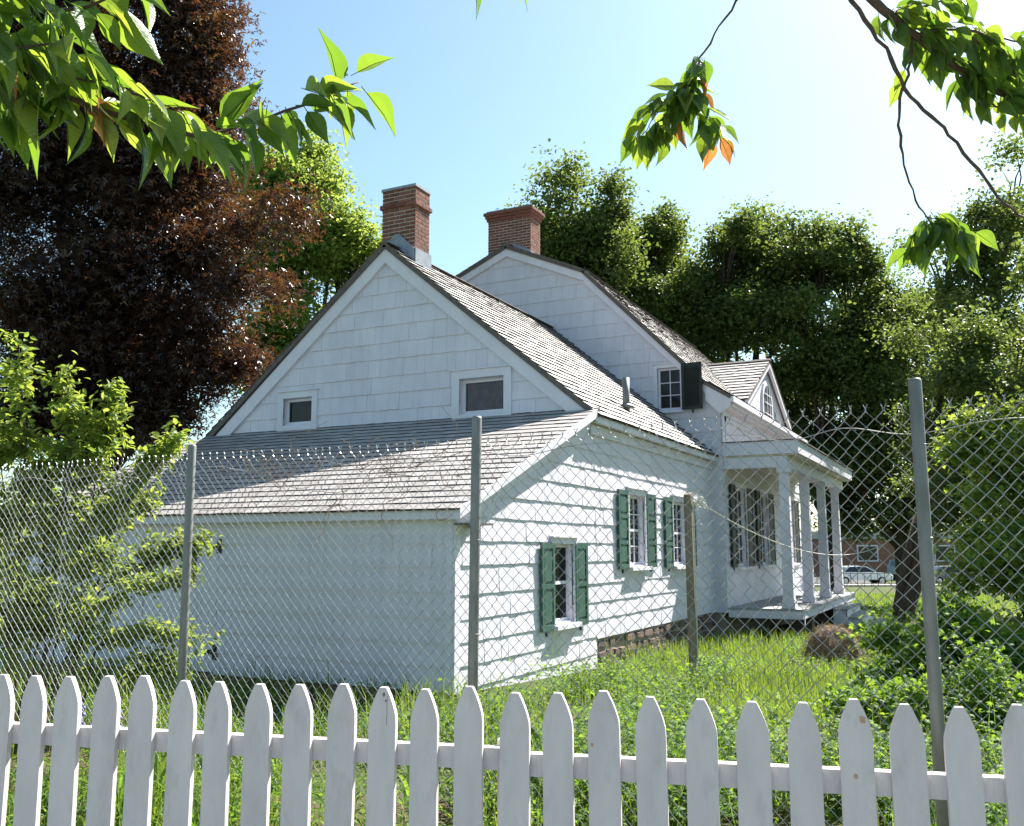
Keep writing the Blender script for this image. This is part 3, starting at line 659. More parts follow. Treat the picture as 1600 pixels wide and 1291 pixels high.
# ------------------------------------------------------------------ foliage
L_RHOMB = (np.array([(0,0,0),(.36,.45,.10),(0,1,-.06),(-.36,.45,.10)]), np.array([(0,1,2),(0,2,3)]))
ang = np.radians([-150,-118,-80,-60,-28,-14,0,14,28,60,80,118,150])
rad = np.array([.30,.50,.34,.62,.40,.44,.78,.44,.40,.62,.34,.50,.30])
pv = np.concatenate([[(0,.05,0)], [(r*math.sin(a), .22+r*math.cos(a), -.10*r) for a, r in zip(ang, rad)]])
L_MAPLE = (pv, np.array([(0,i+1,i) for i in range(1, len(pv)-1)]+[(0,1,len(pv)-1)]))
L_TRI = (np.array([(0,.05,0),(.52,.18,-.10),(.20,.36,.02),(.50,.66,-.08),(.14,.62,.0),(0,1.05,-.12),(-.14,.62,.0),(-.50,.66,-.08),(-.20,.36,.02),(-.52,.18,-.10)]), np.array([(0,1,2),(2,3,4),(4,5,6),(6,7,8),(8,9,0),(0,2,8),(2,4,8),(4,6,8)]))
L_KITE = (np.array([(0,0,0),(.17,.5,.03),(0,1.05,-.10),(-.17,.5,.03),(.28,.05,.02),(.62,.42,-.10),(.20,.34,.03),(-.28,.05,.02),(-.62,.42,-.10),(-.20,.34,.03)]), np.array([(0,1,2),(0,2,3),(4,5,6),(7,9,8)]))
L_OVAL = (np.array([(0,0,0),(.24,.28,.07),(.20,.68,.05),(0,1,-.10),(-.20,.68,.05),(-.24,.28,.07),(0,.5,0)]), np.array([(0,1,6),(1,2,6),(2,3,6),(3,4,6),(4,5,6),(5,0,6)]))
def leaves(name, pos, size, shape, mat, parent=None, droop=.35, flat=.7, kind='stuff', var=None, tdir=None):
    n = len(pos); t = rng.normal(size=(n,3)); t[:,2] = t[:,2]*.5-droop
    if tdir is not None: t += tdir
    t = unit(t); up = np.array([0,0,1.0])*flat + rng.normal(size=(n,3))*(1-flat)
    s = unit(np.cross(t, up)); nn = np.cross(s, t)
    bv, bf = shape; sz = (np.asarray(size)*rng.uniform(.7, 1.25, n))[:,None,None]
    V = pos[:,None,:] + sz*(bv[None,:,0,None]*s[:,None,:] + bv[None,:,1,None]*t[:,None,:] + bv[None,:,2,None]*nn[:,None,:])
    k = len(bv); Fc = (np.arange(n)[:,None,None]*k + bf[None]).reshape(-1, 3)
    if var is None: var = rng.random(n)
    return add(name, npmesh(name, V.reshape(-1,3), Fc, mat, np.repeat(var, k)), parent, (0,0,0), kind)
G_DARK = leafmat('maple_green_leaf', [(0,(.036,.066,.018)),(.6,(.066,.11,.028)),(1,(.115,.16,.045))], [(0,(.13,.20,.035)),(1,(.28,.34,.06))], .40, .5)
G_LIME = leafmat('lime_leaf', [(0,(.08,.14,.026)),(.6,(.13,.21,.04)),(1,(.19,.27,.06))], [(0,(.30,.42,.06)),(1,(.48,.56,.10))], .45, .5)
COPPER = leafmat('copper_leaf', [(0,(.017,.010,.011)),(.6,(.034,.019,.018)),(1,(.060,.034,.025))], [(0,(.06,.022,.010)),(.7,(.13,.05,.016)),(1,(.20,.12,.022))], .42, .36, .8)
G_SHRUB = leafmat('shrub_leaf', [(0,(.06,.11,.02)),(.6,(.11,.18,.032)),(1,(.17,.23,.05))], [(0,(.28,.40,.045)),(1,(.48,.54,.08))], .46, .55)
G_GRASS = leafmat('grass_blade', [(0,(.045,.095,.014)),(.8,(.085,.15,.022)),(1,(.20,.19,.08))], [(0,(.20,.34,.03)),(1,(.34,.42,.06))], .42, .6, .2)
G_WEED = leafmat('weed_leaf', [(0,(.045,.11,.016)),(.6,(.08,.16,.024)),(1,(.12,.20,.035))], [(0,(.19,.36,.03)),(1,(.34,.47,.045))], .42, .6, .2)

def tree(name, label, base, lobes, lmat, lsize, nclus, nleaf, csize, trunk_r, group=None, shape=L_RHOMB, flat=.75, bark=BARK, limbs=True, shell=.45, droop=.35, trunks=1, cat='tree', squash=.55, sub=.36):
    base = np.array([base[0], base[1], float(gz(base[0], base[1]))])
    t = thing(name, label, cat, base, group)
    vol = np.array([l[1][0]*l[1][1]*l[1][2] for l in lobes])**.75; vol /= vol.sum()
    cc = []; owner = []
    for i, (c, r) in enumerate(lobes):
        k = max(6, int(nclus*vol[i])); ns = max(5, k//22); r = np.asarray(r); rm = float(np.mean(r))
        d = unit(rng.normal(size=(ns,3))+np.array([0,0,.15])); rr = (1-shell*rng.random(ns)**1.5)*rng.uniform(.68,1.22,ns)
        sc_ = np.asarray(c)+d*r*rr[:,None]; sr = rm*sub*rng.uniform(.6,1.35,ns)
        j = rng.integers(ns, size=k); e = unit(rng.normal(size=(k,3))+np.array([0,0,.45])+d[j]*.6)
        q = sc_[j]+e*(sr[j]*rng.uniform(.55,1.08,k))[:,None]*np.array([1,1,.8])
        cc.append(q); owner += [i]*k
    cc = np.concatenate(cc); owner = np.array(owner)
    hi = np.argsort(-cc[:,2])[:len(cc)//3]; pick = rng.choice(hi, max(3, len(hi)//9), replace=False)
    for f_ in (.7, 1.35, 1.9):
        cc = np.concatenate([cc, cc[pick]+np.array([0,0,csize*f_])+rng.normal(size=(len(pick),3))*csize*.25]); owner = np.concatenate([owner, owner[pick]])
    keep = cc[:,2] > base[2]+.3; cc = cc[keep]; owner = owner[keep]
    nl = rng.poisson(nleaf, len(cc)); pos = np.repeat(cc, nl, 0); cv = np.repeat(rng.random(len(cc)), nl)
    g = np.clip(rng.normal(size=pos.shape), -1.9, 1.9)*csize*np.repeat(rng.uniform(.6,1.35,len(cc)), nl)[:,None]; g[:,2] *= squash
    pos = pos+g; var = np.clip(.55*cv+.6*rng.random(len(pos))-.08, 0, 1)
    leaves('crown', pos, np.full(len(pos), lsize), shape, lmat, t, droop, flat, var=var)
    if trunk_r > 0:
        b = MB(); top = np.mean([l[0] for l in lobes], 0); zc = min(l[0][2]-l[1][2]*.3 for l in lobes)
        fork = base+np.array([(top[0]-base[0])*.35, (top[1]-base[1])*.35, max(1.0, (zc-base[2])*.75)])
        for q in range(trunks):
            o = np.array([rng.normal()*trunk_r*1.5, rng.normal()*trunk_r*1.5, 0])*(q > 0)
            b.tube([base+o-np.array([0,0,.4]), base+o+np.array([0,0,.3]), base*.5+fork*.5+o*1.5+np.array([rng.normal()*.1,rng.normal()*.1,0]), fork+o*2], [trunk_r*1.4, trunk_r, trunk_r*.85, trunk_r*.7], 10)
        b.build('trunk', bark, t, True)
        if limbs:
            b = MB()
            for i, (c, r) in enumerate(lobes):
                c = np.asarray(c); md = fork*.5+c*.5+rng.normal(size=3)*.25*np.mean(r)*.5
                b.tube([fork, md, c], [trunk_r*.55, trunk_r*.36, trunk_r*.2], 7)
                own = cc[owner == i]
                for q in own[rng.permutation(len(own))[:14]]:
                    b.tube([c*.75+md*.25, (c+q)/2+rng.normal(size=3)*.1*np.mean(r), q], [trunk_r*.17, trunk_r*.1, trunk_r*.03], 5)
            b.build('limbs', bark, t, True, kind='stuff')
    return t
def lb(px, py, d, rx, ry, rd=None):
    k = d/FPX; return (P(px, py, d), np.array([(rx if rd is None else rd)*k, rx*k, ry*k]))
def at(px, d): q = CAM+FH*d+RT*(px-IW/2)*d/FPX; return (q[0], q[1])
# copper maple
tree('copper_maple_tree', 'huge copper-leaved maple tree towering over the house', at(150, 21),
     [lb(150,70,21,190,150), lb(300,90,21.5,75,110), lb(90,250,20.5,170,140), lb(310,260,21,110,130), lb(330,410,20.5,100,130), lb(140,430,19.5,150,130), lb(40,560,19,110,110), lb(330,560,20.5,85,80), lb(230,600,20.5,110,70), lb(-60,330,20,150,250), lb(60,-60,21,180,110), lb(130,640,20,110,60), lb(20,660,19.5,110,60), lb(290,660,21,80,50), lb(200,300,22,150,200), lb(220,560,22.5,110,100), lb(120,560,22.5,130,110)],
     COPPER, .15, 5000, 32, .33, .30, shape=L_KITE, flat=.62, shell=.85, sub=.36)
tree('lime_green_tree', 'bright lime green tree standing beside the copper maple', at(480, 33),
     [lb(470,300,33,65,75), lb(520,380,33,70,90), lb(440,420,32,80,110), lb(545,470,33,55,110), lb(400,540,32.5,70,100), lb(500,560,33,90,90), lb(430,660,33,90,70), lb(400,300,33.5,60,70), lb(560,400,33,35,60)],
     G_LIME, .16, 2000, 36, .36, .25, flat=.6, trunks=2, shell=.8)
row = 'row of maples behind the house'
lab = ['dark maple whose crown rises directly behind the wide brick chimney', 'maple in the row behind the long shingled roof', 'maple behind the dormer with two rounded tops', 'maple rising behind the porch roof end', 'maple beyond the porch steps with bare twigs in its crown']
spec = [(905,37,[(890,400,85,90),(960,420,70,80),(850,360,40,50),(930,500,100,90),(880,520,80,80),(940,350,45,40)]),
        (1040,39,[(1030,420,65,70),(1000,500,80,90),(1060,520,80,90),(1040,620,80,80),(1020,370,30,30)]),
        (1165,38,[(1130,420,70,65),(1190,410,65,60),(1150,510,100,90),(1210,520,80,90),(1170,620,100,90),(1160,715,100,60),(1200,370,28,32)]),
        (1290,37,[(1275,430,70,70),(1325,450,60,65),(1290,540,95,90),(1340,560,70,90),(1290,650,95,80),(1280,735,100,60),(1240,390,30,40),(1340,790,60,45)]),
        (1400,36,[(1380,520,55,80),(1430,540,60,80),(1390,620,80,80),(1370,710,90,70),(1440,690,70,80),(1340,755,60,45),(1440,790,60,45),(1350,815,45,28),(1410,820,50,26)])]
for (px, d, ls), lbl in zip(spec, lab):
    tree('maple_tree', lbl, at(px, d), [lb(x, y, d+rng.uniform(-1.5,1.5), a, c) for x, y, a, c in ls], G_DARK, .165, 1700, 34, .34, .26, row, flat=.55, shell=.75, sub=.40)
tree('oak_tree', 'tall loose-crowned tree beside the parked cars with twin dark trunks', at(1405, 27),
     [lb(1540,370,26,60,70), lb(1590,320,27,40,80), lb(1480,420,26.5,50,55), lb(1570,480,26,85,80), lb(1490,540,26,90,80), lb(1590,600,26,80,90), lb(1500,660,26,90,70), lb(1450,740,26.5,70,45)],
     G_DARK, .12, 1300, 28, .30, .22, flat=.55, shell=.6, trunks=2)
tree('shade_tree', 'broad dark tree rising beyond the big shrub', at(1740, 12),
     [lb(1690,430,12.5,75,130), lb(1760,330,12.5,150,150), lb(1720,600,12,100,120), lb(1850,450,12.5,160,220), lb(1700,740,12,90,80)],
     G_DARK, .085, 1400, 30, .19, .14, flat=.55, shell=.8)
tree('shade_tree', 'dark understorey tree filling the gap beside the twin trunks', at(1600, 21),
     [lb(1580,600,20,80,90), lb(1560,740,20,90,80), lb(1610,680,20,70,120), lb(1600,850,19,80,60), lb(1500,790,21,60,45)],
     G_DARK, .11, 1000, 28, .26, .18, flat=.55, shell=.8)
# a far belt of trees that closes the horizon
n_ = 1500; l_ = rng.uniform(-95, 110, n_); dd_ = rng.uniform(112, 122, n_); hz_ = rng.random(n_)**.8*(6.5+2.5*np.sin(l_*.13)+1.5*np.sin(l_*.41+1))
cc_ = CAM+FH*dd_[:,None]+RT*l_[:,None]; cc_[:,2] = -1.2+hz_
pp_ = np.repeat(cc_, 22, 0); pp_ = pp_+rng.normal(size=pp_.shape)*.8
tag(leaves('far_wood', pp_, np.full(len(pp_), .55), L_RHOMB, G_DARK), 'far belt of green trees across the street', 'trees', kind='stuff')
n_ = 420; l_ = np.concatenate([rng.uniform(-32,-13,220), rng.uniform(13,26,200)]); dd_ = np.concatenate([rng.uniform(30,36,220), rng.uniform(40,43,200)]); cc_ = CAM+FH*dd_[:,None]+RT*l_[:,None]; cc_[:,2] = gz(cc_[:,0],cc_[:,1])+rng.random(n_)**.8*3.6
pp_ = np.repeat(cc_[:220], 60, 0); pp_ = pp_+rng.normal(size=pp_.shape)*.4
tag(leaves('hedge', pp_, np.full(len(pp_), .16), L_RHOMB, G_DARK), 'overgrown dark hedge under the copper maple', 'hedge', kind='stuff')
# shrubs
tree('big_shrub', 'tall leafy shrub pressing against the chain link fence beside the weeds', at(1580, 9.6),
     [lb(1565,730,9.4,75,70), lb(1610,680,9.6,60,60), lb(1590,840,9.3,95,85), lb(1535,900,9.0,60,60), lb(1600,950,9.0,95,70), lb(1650,800,9.8,90,150)],
     G_SHRUB, .070, 560, 28, .11, .03, flat=.55, shell=.5, trunks=3, cat='shrub')
tree('mugwort_thicket', 'low dense thicket of lobed weeds growing beyond the steel post', at(1480, 8.2),
     [lb(1420,1048,8.3,70,52), lb(1460,1050,8.0,80,60), lb(1530,1040,8.0,90,65), lb(1600,1045,7.8,80,70), lb(1385,1075,7.9,50,45), lb(1465,1018,8.6,55,32), lb(1480,1110,7.2,120,45)],
     G_WEED, .050, 700, 40, .10, .012, flat=.6, shell=.8, trunks=3, cat='shrub', shape=L_TRI)
# sapling shrub on the other side: arching stems
def stem_shrub(name, label, stems, lmat, lsize, per, sig, shape, cat='shrub', z0=None):
    b0 = P(*stems[0][0]); g0 = float(gz(b0[0], b0[1])); t = thing(name, label, cat, (b0[0], b0[1], g0))
    allp = []
    for s in stems:
        q = np.array([P(*k) for k in s]); q[0,2] = g0-.05
        tt = np.linspace(0, 1, 24); i = tt*(len(q)-1); pts = np.stack([np.interp(i, np.arange(len(q)), q[:,a]) for a in range(3)], -1)
        pts[1:-1] += rng.normal(size=(22,3))*.012
        b = MB(); b.tube(list(pts), list(np.linspace(.013,.003,24)), 6); sm = b.build('stem', TWIG, t, True)
        tb = MB()
        for k in range(int(per/28)):
            f = .22+.78*rng.random()**.8; c = np.array([np.interp(f*(len(q)-1), np.arange(len(q)), q[:,a]) for a in range(3)])
            off = rng.normal(size=3)*sig*(1.25-f*.7); off[2] = abs(off[2])*.5+.03; e = c+off
            tb.tube([c, c*.5+e*.5+np.array([0,0,.015]), e], [.004,.003,.0015], 4)
            n = rng.poisson(28); u = rng.random((n,1)); allp.append(c*(1-u)+e*u+rng.normal(size=(n,3))*.042)
        tb.build('twigs', TWIG, sm, kind='stuff')
    pos = np.concatenate(allp); pos = pos[pos[:,2] > .05]
    leaves('foliage', pos, np.full(len(pos), lsize), shape, lmat, t, .3, .6)
    return t
D = 8.3
stem_shrub('hawthorn_shrub', 'tall light green shrub of arching stems growing against the lean-to wall',
    [[(20,1090,D),(28,900,D),(40,700,D),(30,535,D)], [(40,1090,D),(90,850,D),(112,700,D),(105,590,D+.3)], [(60,1090,D),(130,830,D),(165,690,D+.3),(180,610,D+.4)],
     [(80,1090,D),(170,840,D+.3),(220,745,D+.5),(280,685,D+.7)], [(60,1090,D),(150,930,D+.3),(250,870,D+.5),(318,850,D+.6)], [(30,1090,D),(60,930,D),(75,800,D),(55,680,D)],
     [(10,1090,D),(18,900,D),(10,800,D),(-10,650,D)], [(40,1090,D+.5),(110,900,D+.5),(150,800,D+.6),(240,790,D+.7)]],
    G_SHRUB, .078, 1100, .21, L_OVAL)
stem_shrub('currant_shrub', 'lower spreading shrub with small leaves beside the lean-to door',
    [[(120,1100,7.9),(150,1010,7.9),(220,990,8.0),(296,1000,8.1)], [(90,1100,7.8),(140,960,7.9),(200,920,8.0),(300,905,8.2)], [(60,1100,7.7),(70,1000,7.7),(50,940,7.7),(20,900,7.7)],
     [(130,1110,7.8),(190,1060,7.8),(250,1040,7.9),(290,1055,8)], [(20,1100,7.6),(10,1000,7.6),(-10,950,7.6),(-20,930,7.6)], [(100,1100,7.9),(120,1000,7.9),(130,900,8.0),(180,860,8.1)]],
    G_SHRUB, .062, 900, .17, L_OVAL)
# dry vine along the fence top
def dry_vine(name, label, segs):
    b = MB()
    for (px0, px1, py0, py1, n) in segs:
        for k in range(n):
            xa = rng.uniform(px0, px1); ya = rng.uniform(py0, py1); pts = []; dx_, dy_ = rng.normal()*4, rng.uniform(-3, 6); cur = rng.normal()*.3
            x, y = xa, ya
            for j in range(16):
                d = 5.1+(752-x)/441*1.1; q = P(x, y, d)
                q[0] = cx(q[1])-.015+rng.normal()*.008; pts.append(q); a = cur
                dx_, dy_ = dx_*math.cos(a)-dy_*math.sin(a), dx_*math.sin(a)+dy_*math.cos(a); cur += rng.normal()*.12; x += dx_; y += dy_
            b.tube(pts, list(np.linspace(.0028,.0012,16)), 4)
    o = b.build(name, DRYV, None, at=(cx(-1.2), -1.2, 2.0)); tag(o, label, 'vine'); return o
dry_vine('dry_vine', 'leafless dry vine tangled along the chain link top between two posts', [(325,740,700,760,34), (400,480,695,740,10), (500,700,740,800,10)])

# ------------------------------------------------------------------ grass and weeds
def blades(name, label, xy, h, width, mat=G_GRASS, lean=.35, cat='grass'):
    n = len(xy); base = np.column_stack([xy, gz(xy[:,0], xy[:,1])-.02]); a = rng.uniform(0, 2*np.pi, n); hh = h*rng.uniform(.45, 1.2, n)
    dr = np.column_stack([np.cos(a), np.sin(a), np.zeros(n)]); sd = np.column_stack([-np.sin(a), np.cos(a), np.zeros(n)])*(width*rng.uniform(.6,1.3,n))[:,None]
    ln = (lean*hh*rng.uniform(.1,1.3,n))[:,None]
    m1 = base+dr*ln*.3+np.array([0,0,1])*(hh*.6)[:,None]; tp = base+dr*ln+np.array([0,0,1])*(hh*rng.uniform(.85,1,n))[:,None]
    V = np.stack([base-sd, base+sd, m1-sd*.8, m1+sd*.8, tp], 1).reshape(-1,3)
    Fc = (np.arange(n)[:,None,None]*5+np.array([(0,1,3),(0,3,2),(2,3,4)])[None]).reshape(-1,3)
    o = add(name, npmesh(name, V, Fc, mat, np.repeat(rng.random(n), 5))); return tag(o, label, cat, kind='stuff')
def in_house(x, y): return ((x > 4.2) & (x < 6.2) & (y > -3.5) & (y < -2.5)) | ((x > -.05) & (x < 10.4) & (y > -.04) & (y < W)) | ((x > 10.3) & (x < 19.3) & (y > -1.7))
def scatter(n, x0, x1, y0, y1, patch=0.0, ps=1.0):
    p = np.column_stack([rng.uniform(x0, x1, n), rng.uniform(y0, y1, n)]); k = ~in_house(p[:,0], p[:,1])
    if patch: k &= (np.sin(p[:,0]*2.1*ps+1.3*np.sin(p[:,1]*1.7*ps))+np.cos(p[:,1]*2.6*ps+.7)+rng.normal(size=n)*.5) > patch*2-1.6
    return p[k]
blades('lawn_grass', 'bright green grass growing along the house side', np.concatenate([scatter(44000, -2.5, 14, -7, -.9, .35), scatter(2500, 4, 14, -.9, -.3, .5)]), .30, .0045)
blades('far_lawn', 'mown lawn running out to the street trees', scatter(24000, 12, 45, -14, 8), .22, .014)
blades('tall_grass', 'tall fine grass between the two fences and the lean-to', np.concatenate([scatter(9000, -5.3, -.2, -6, -.5, .6), scatter(7000, -5.3, -.2, -.5, 6.5, .6)]), .42, .004, lean=.45)
blades('seed_grass', 'tall thin seeding grass stalks among the weeds', scatter(900, -3.5, 3, -5, -.6, .6), .75, .0022, lean=.3)
def weeds(name, label, xy, h, nl, ls, shape, mat=G_WEED, spread=.09):
    n = len(xy); hh = h*rng.uniform(.4, 1.2, n); k = rng.poisson(nl, n); idx = np.repeat(np.arange(n), k)
    f = rng.random(len(idx))**.6; base = np.column_stack([xy, gz(xy[:,0], xy[:,1])])[idx]
    lean = rng.normal(size=(n,2))*.12
    pos = base+np.column_stack([lean[idx]*(f*hh[idx])[:,None]+rng.normal(size=(len(idx),2))*spread*(.5+.7*f)[:,None], f*hh[idx]])
    o = leaves(name, pos, np.full(len(pos), ls), shape, mat, None, .1, .8); return tag(o, label, 'weeds', kind='stuff')
weeds('leafy_weeds', 'bright lobed weeds crowding the ground beside the side wall', np.concatenate([scatter(420, -3.4, 3.4, -2.4, -.75, .45), scatter(420, -3.6, -.8, -6, -2, .45), scatter(100, 2, 9, -4.5, -1, .6)]), .29, 52, .038, L_TRI)
weeds('tall_weeds', 'taller lobed weeds massed along the chain link fence', np.concatenate([scatter(230, -3.7, -1.4, -6, -2.4, .55), scatter(30, -2.5, .5, -2.0, -1.0, .5)]), .50, 75, .042, L_TRI, spread=.12)
weeds('low_weeds', 'low green plants along the shaded lean-to wall', scatter(560, -3.5, -.15, -.5, 6.3, .45), .20, 34, .042, L_OVAL)
weeds('fence_weeds', 'weeds growing in the strip between pickets and chain link', scatter(330, -5.4, -4.1, -5.8, 1.2, .45), .36, 46, .036, L_OVAL)
weeds('shade_weeds', 'weeds and ivy under the trees past the porch', scatter(700, 6, 22, -11, -3.6, .4), .30, 26, .075, L_KITE, G_SHRUB, .2)
# dry leaf litter / pale straw heap
STRAW = leafmat('straw', [(0,(.20,.13,.085)),(1,(.38,.28,.19))], [(0,(.2,.14,.08)),(1,(.3,.22,.12))], .15, .9, .1)
hp = np.array([5.5,-2.95]); b = MB()
t = thing('straw_heap', 'heap of dry brown straw lying on the grass before the porch', 'straw heap', (hp[0], hp[1], 0))
MB_ = MB(); lv = []
for i in range(7):
    a = i/6*math.pi/2; lv.append([(hp[0]+.40*math.cos(a)*(1+.15*math.sin(j*2.1+i))*math.cos(j*.5236), hp[1]+.40*math.cos(a)*(1+.1*math.sin(j*1.7))*math.sin(j*.5236),   .50*math.sin(a)) for j in range(12)])
for i in range(6):
    for j in range(12): MB_.poly([lv[i][j], lv[i][(j+1)%12], lv[i+1][(j+1)%12], lv[i+1][j]])
MB_.build('core', surf('straw_core', (.12,.075,.05), (.22,.15,.10), 14, rough=1, bscale=50, bdist=.03), t, True)
a = rng.uniform(0,6.28,900); e = np.arccos(rng.random(900)); p_ = np.column_stack([hp[0]+.42*np.sin(e)*np.cos(a), hp[1]+.42*np.sin(e)*np.sin(a), .51*np.cos(e)])
leaves('straw', p_, np.full(900,.10), (L_RHOMB[0]*np.array([.12,1,.5]), L_RHOMB[1]), STRAW, t, .2, .4)
leaves('straw', np.column_stack([rng.normal(hp[0]-.5,.45,500), rng.normal(hp[1]+.25,.16,500), np.full(500,.03)]), np.full(500,.10), (L_RHOMB[0]*np.array([.12,1,.5]), L_RHOMB[1]), STRAW, t, .0, .8)
# strap-leaf plants near the pickets
def strap_plant(xy, h, n, label):
    z0 = float(gz(*xy)); t = thing('day_lily', label, 'plant', (xy[0], xy[1], z0), 'strap-leaved plants behind the pickets')
    for k in range(n):
        a = rng.uniform(0, 6.28); hh = h*rng.uniform(.6,1.15); r = hh*rng.uniform(.45,.9); wd = .012*rng.uniform(.8,1.3); d = np.array([math.cos(a), math.sin(a), 0]); s = np.array([-math.sin(a), math.cos(a), 0])*wd
        b = MB(); pr = []
        for q in np.linspace(0, 1, 7):
            c = np.array([xy[0],xy[1],z0])+d*(.02+r*q**1.6)+np.array([0,0,hh*math.sin(q*2.1)/.93]); ww = math.sin(math.pi*min(.95,q*.8+.16)); pr.append((c-s*ww, c-np.array([0,0,.006]), c+s*ww))
        for i in range(6):
            for j in range(2): b.poly([pr[i][j], pr[i][j+1], pr[i+1][j+1], pr[i+1][j]])
        me = b.mesh('blade', G_WEED); at_ = me.attributes.new('var','FLOAT','POINT'); at_.data.foreach_set('value', np.full(len(me.vertices), rng.random(), np.float32)); add('blade', me, t)
for px, d in ((25,5.3),(75,5.0),(110,5.5),(215,5.1),(265,5.3),(330,4.9),(420,5.0),(545,4.8),(660,4.9)):
    strap_plant(at(px, d), rng.uniform(.30,.42), 11, 'arching strap-leaved green plant growing just behind the white pickets')
# bluebells
BLUE = surf('bluebell_petal', (.16,.15,.42), (.28,.26,.60), 30, rough=.6)
for px, py in ((170,1110),(178,1130),(160,1140),(232,1115),(120,1125)):
    q = P(px, py, 6.6); z0 = float(gz(q[0], q[1])); t = thing('bluebell', 'violet-blue bell flower spike seen between the white pickets', 'flower', (q[0], q[1], z0), 'bluebells by the lower shrub')
    b = MB(); b.tube([(q[0],q[1],z0),(q[0]+.01,q[1],q[2]),(q[0]+.02,q[1]+.01,q[2]+.14)], [.004,.003,.002], 5); b.build('stalk', TWIG, t)
    b = MB()
    for k in range(16):
        a = k*2.4; c = np.array([q[0]+.022*math.cos(a)+.01, q[1]+.022*math.sin(a), q[2]-.08+.014*k]); b.tube([c, c+np.array([.014*math.cos(a),.014*math.sin(a),-.02]), c+np.array([.02*math.cos(a),.02*math.sin(a),-.034])], [.003,.009,.013], 6)
    b.build('bells', BLUE, t, True, kind='stuff')

# ------------------------------------------------------------------ cherry branches overhead
CH = leafmat('cherry_leaf', [(0,(.045,.095,.024)),(.6,(.065,.125,.03)),(.9,(.09,.15,.04)),(1,(.30,.12,.05))], [(0,(.16,.30,.022)),(.6,(.27,.41,.03)),(.9,(.40,.50,.05)),(1,(.50,.20,.05))], .46, .30, .5)
def cherry_leaf(bend, fold, var):
    b = MB(); n = 9; wds = [.02,.21,.315,.345,.315,.235,.135,.055,.0]; R_ = []
    for i in range(n):
        q = i/(n-1); y = q; z = -bend*q*q; wv = wds[i]*.72; R_.append(((-wv, y, z+fold*wv), (-wv*.5, y+.0, z+fold*wv*.35+(.012 if i % 2 else 0)), (0, y, z), (wv*.5, y, z+fold*wv*.35+(.012 if i % 2 else 0)), (wv, y, z+fold*wv)))
    for i in range(n-1):
        for j in range(4): b.poly([R_[i][j], R_[i][j+1], R_[i+1][j+1], R_[i+1][j]])
    b.tube([(0,-.16,.02),(0,0,0),(0,.5,-bend*.25-.008),(0,.95,-bend*.9-.006)], [.011,.012,.009,.003], 4)
    me = b.mesh('leaf', CH, True); a = me.attributes.new('var','FLOAT','POINT'); a.data.foreach_set('value', np.full(len(me.vertices), var, np.float32)); return me
def veins(mt):
    t = mt.node_tree; b = t.nodes['Principled BSDF']; N = t.nodes.new
    tc = N('ShaderNodeTexCoord'); sp = N('ShaderNodeSeparateXYZ'); t.links.new(tc.outputs['Object'], sp.inputs[0])
    def m_(op, a, c):
        q = N('ShaderNodeMath'); q.operation = op
        for i, v in enumerate((a, c)):
            if v is None: continue
            if isinstance(v, (int, float)): q.inputs[i].default_value = v
            else: t.links.new(v, q.inputs[i])
        return q.outputs[0]
    ax = m_('ABSOLUTE', sp.outputs[0], None); ph = m_('MULTIPLY', m_('SUBTRACT', sp.outputs[1], m_('MULTIPLY', ax, .85)), 75.0)
    hgt = m_('SINE', ph, None); bp = N('ShaderNodeBump'); bp.inputs['Distance'].default_value = .008; bp.inputs['Strength'].default_value = .16
    t.links.new(hgt, bp.inputs['Height']); t.links.new(bp.outputs[0], b.inputs['Normal'])
    for q in t.nodes:
        pass
veins(CH)
CL = [cherry_leaf(bd, fo, va) for bd, fo, va in ((.10,.45,.2),(.30,.6,.45),(.50,.35,.6),(.20,.9,.75),(.42,.5,.1),(.12,.3,.85))]
CLR = cherry_leaf(.3, .5, 1.0)
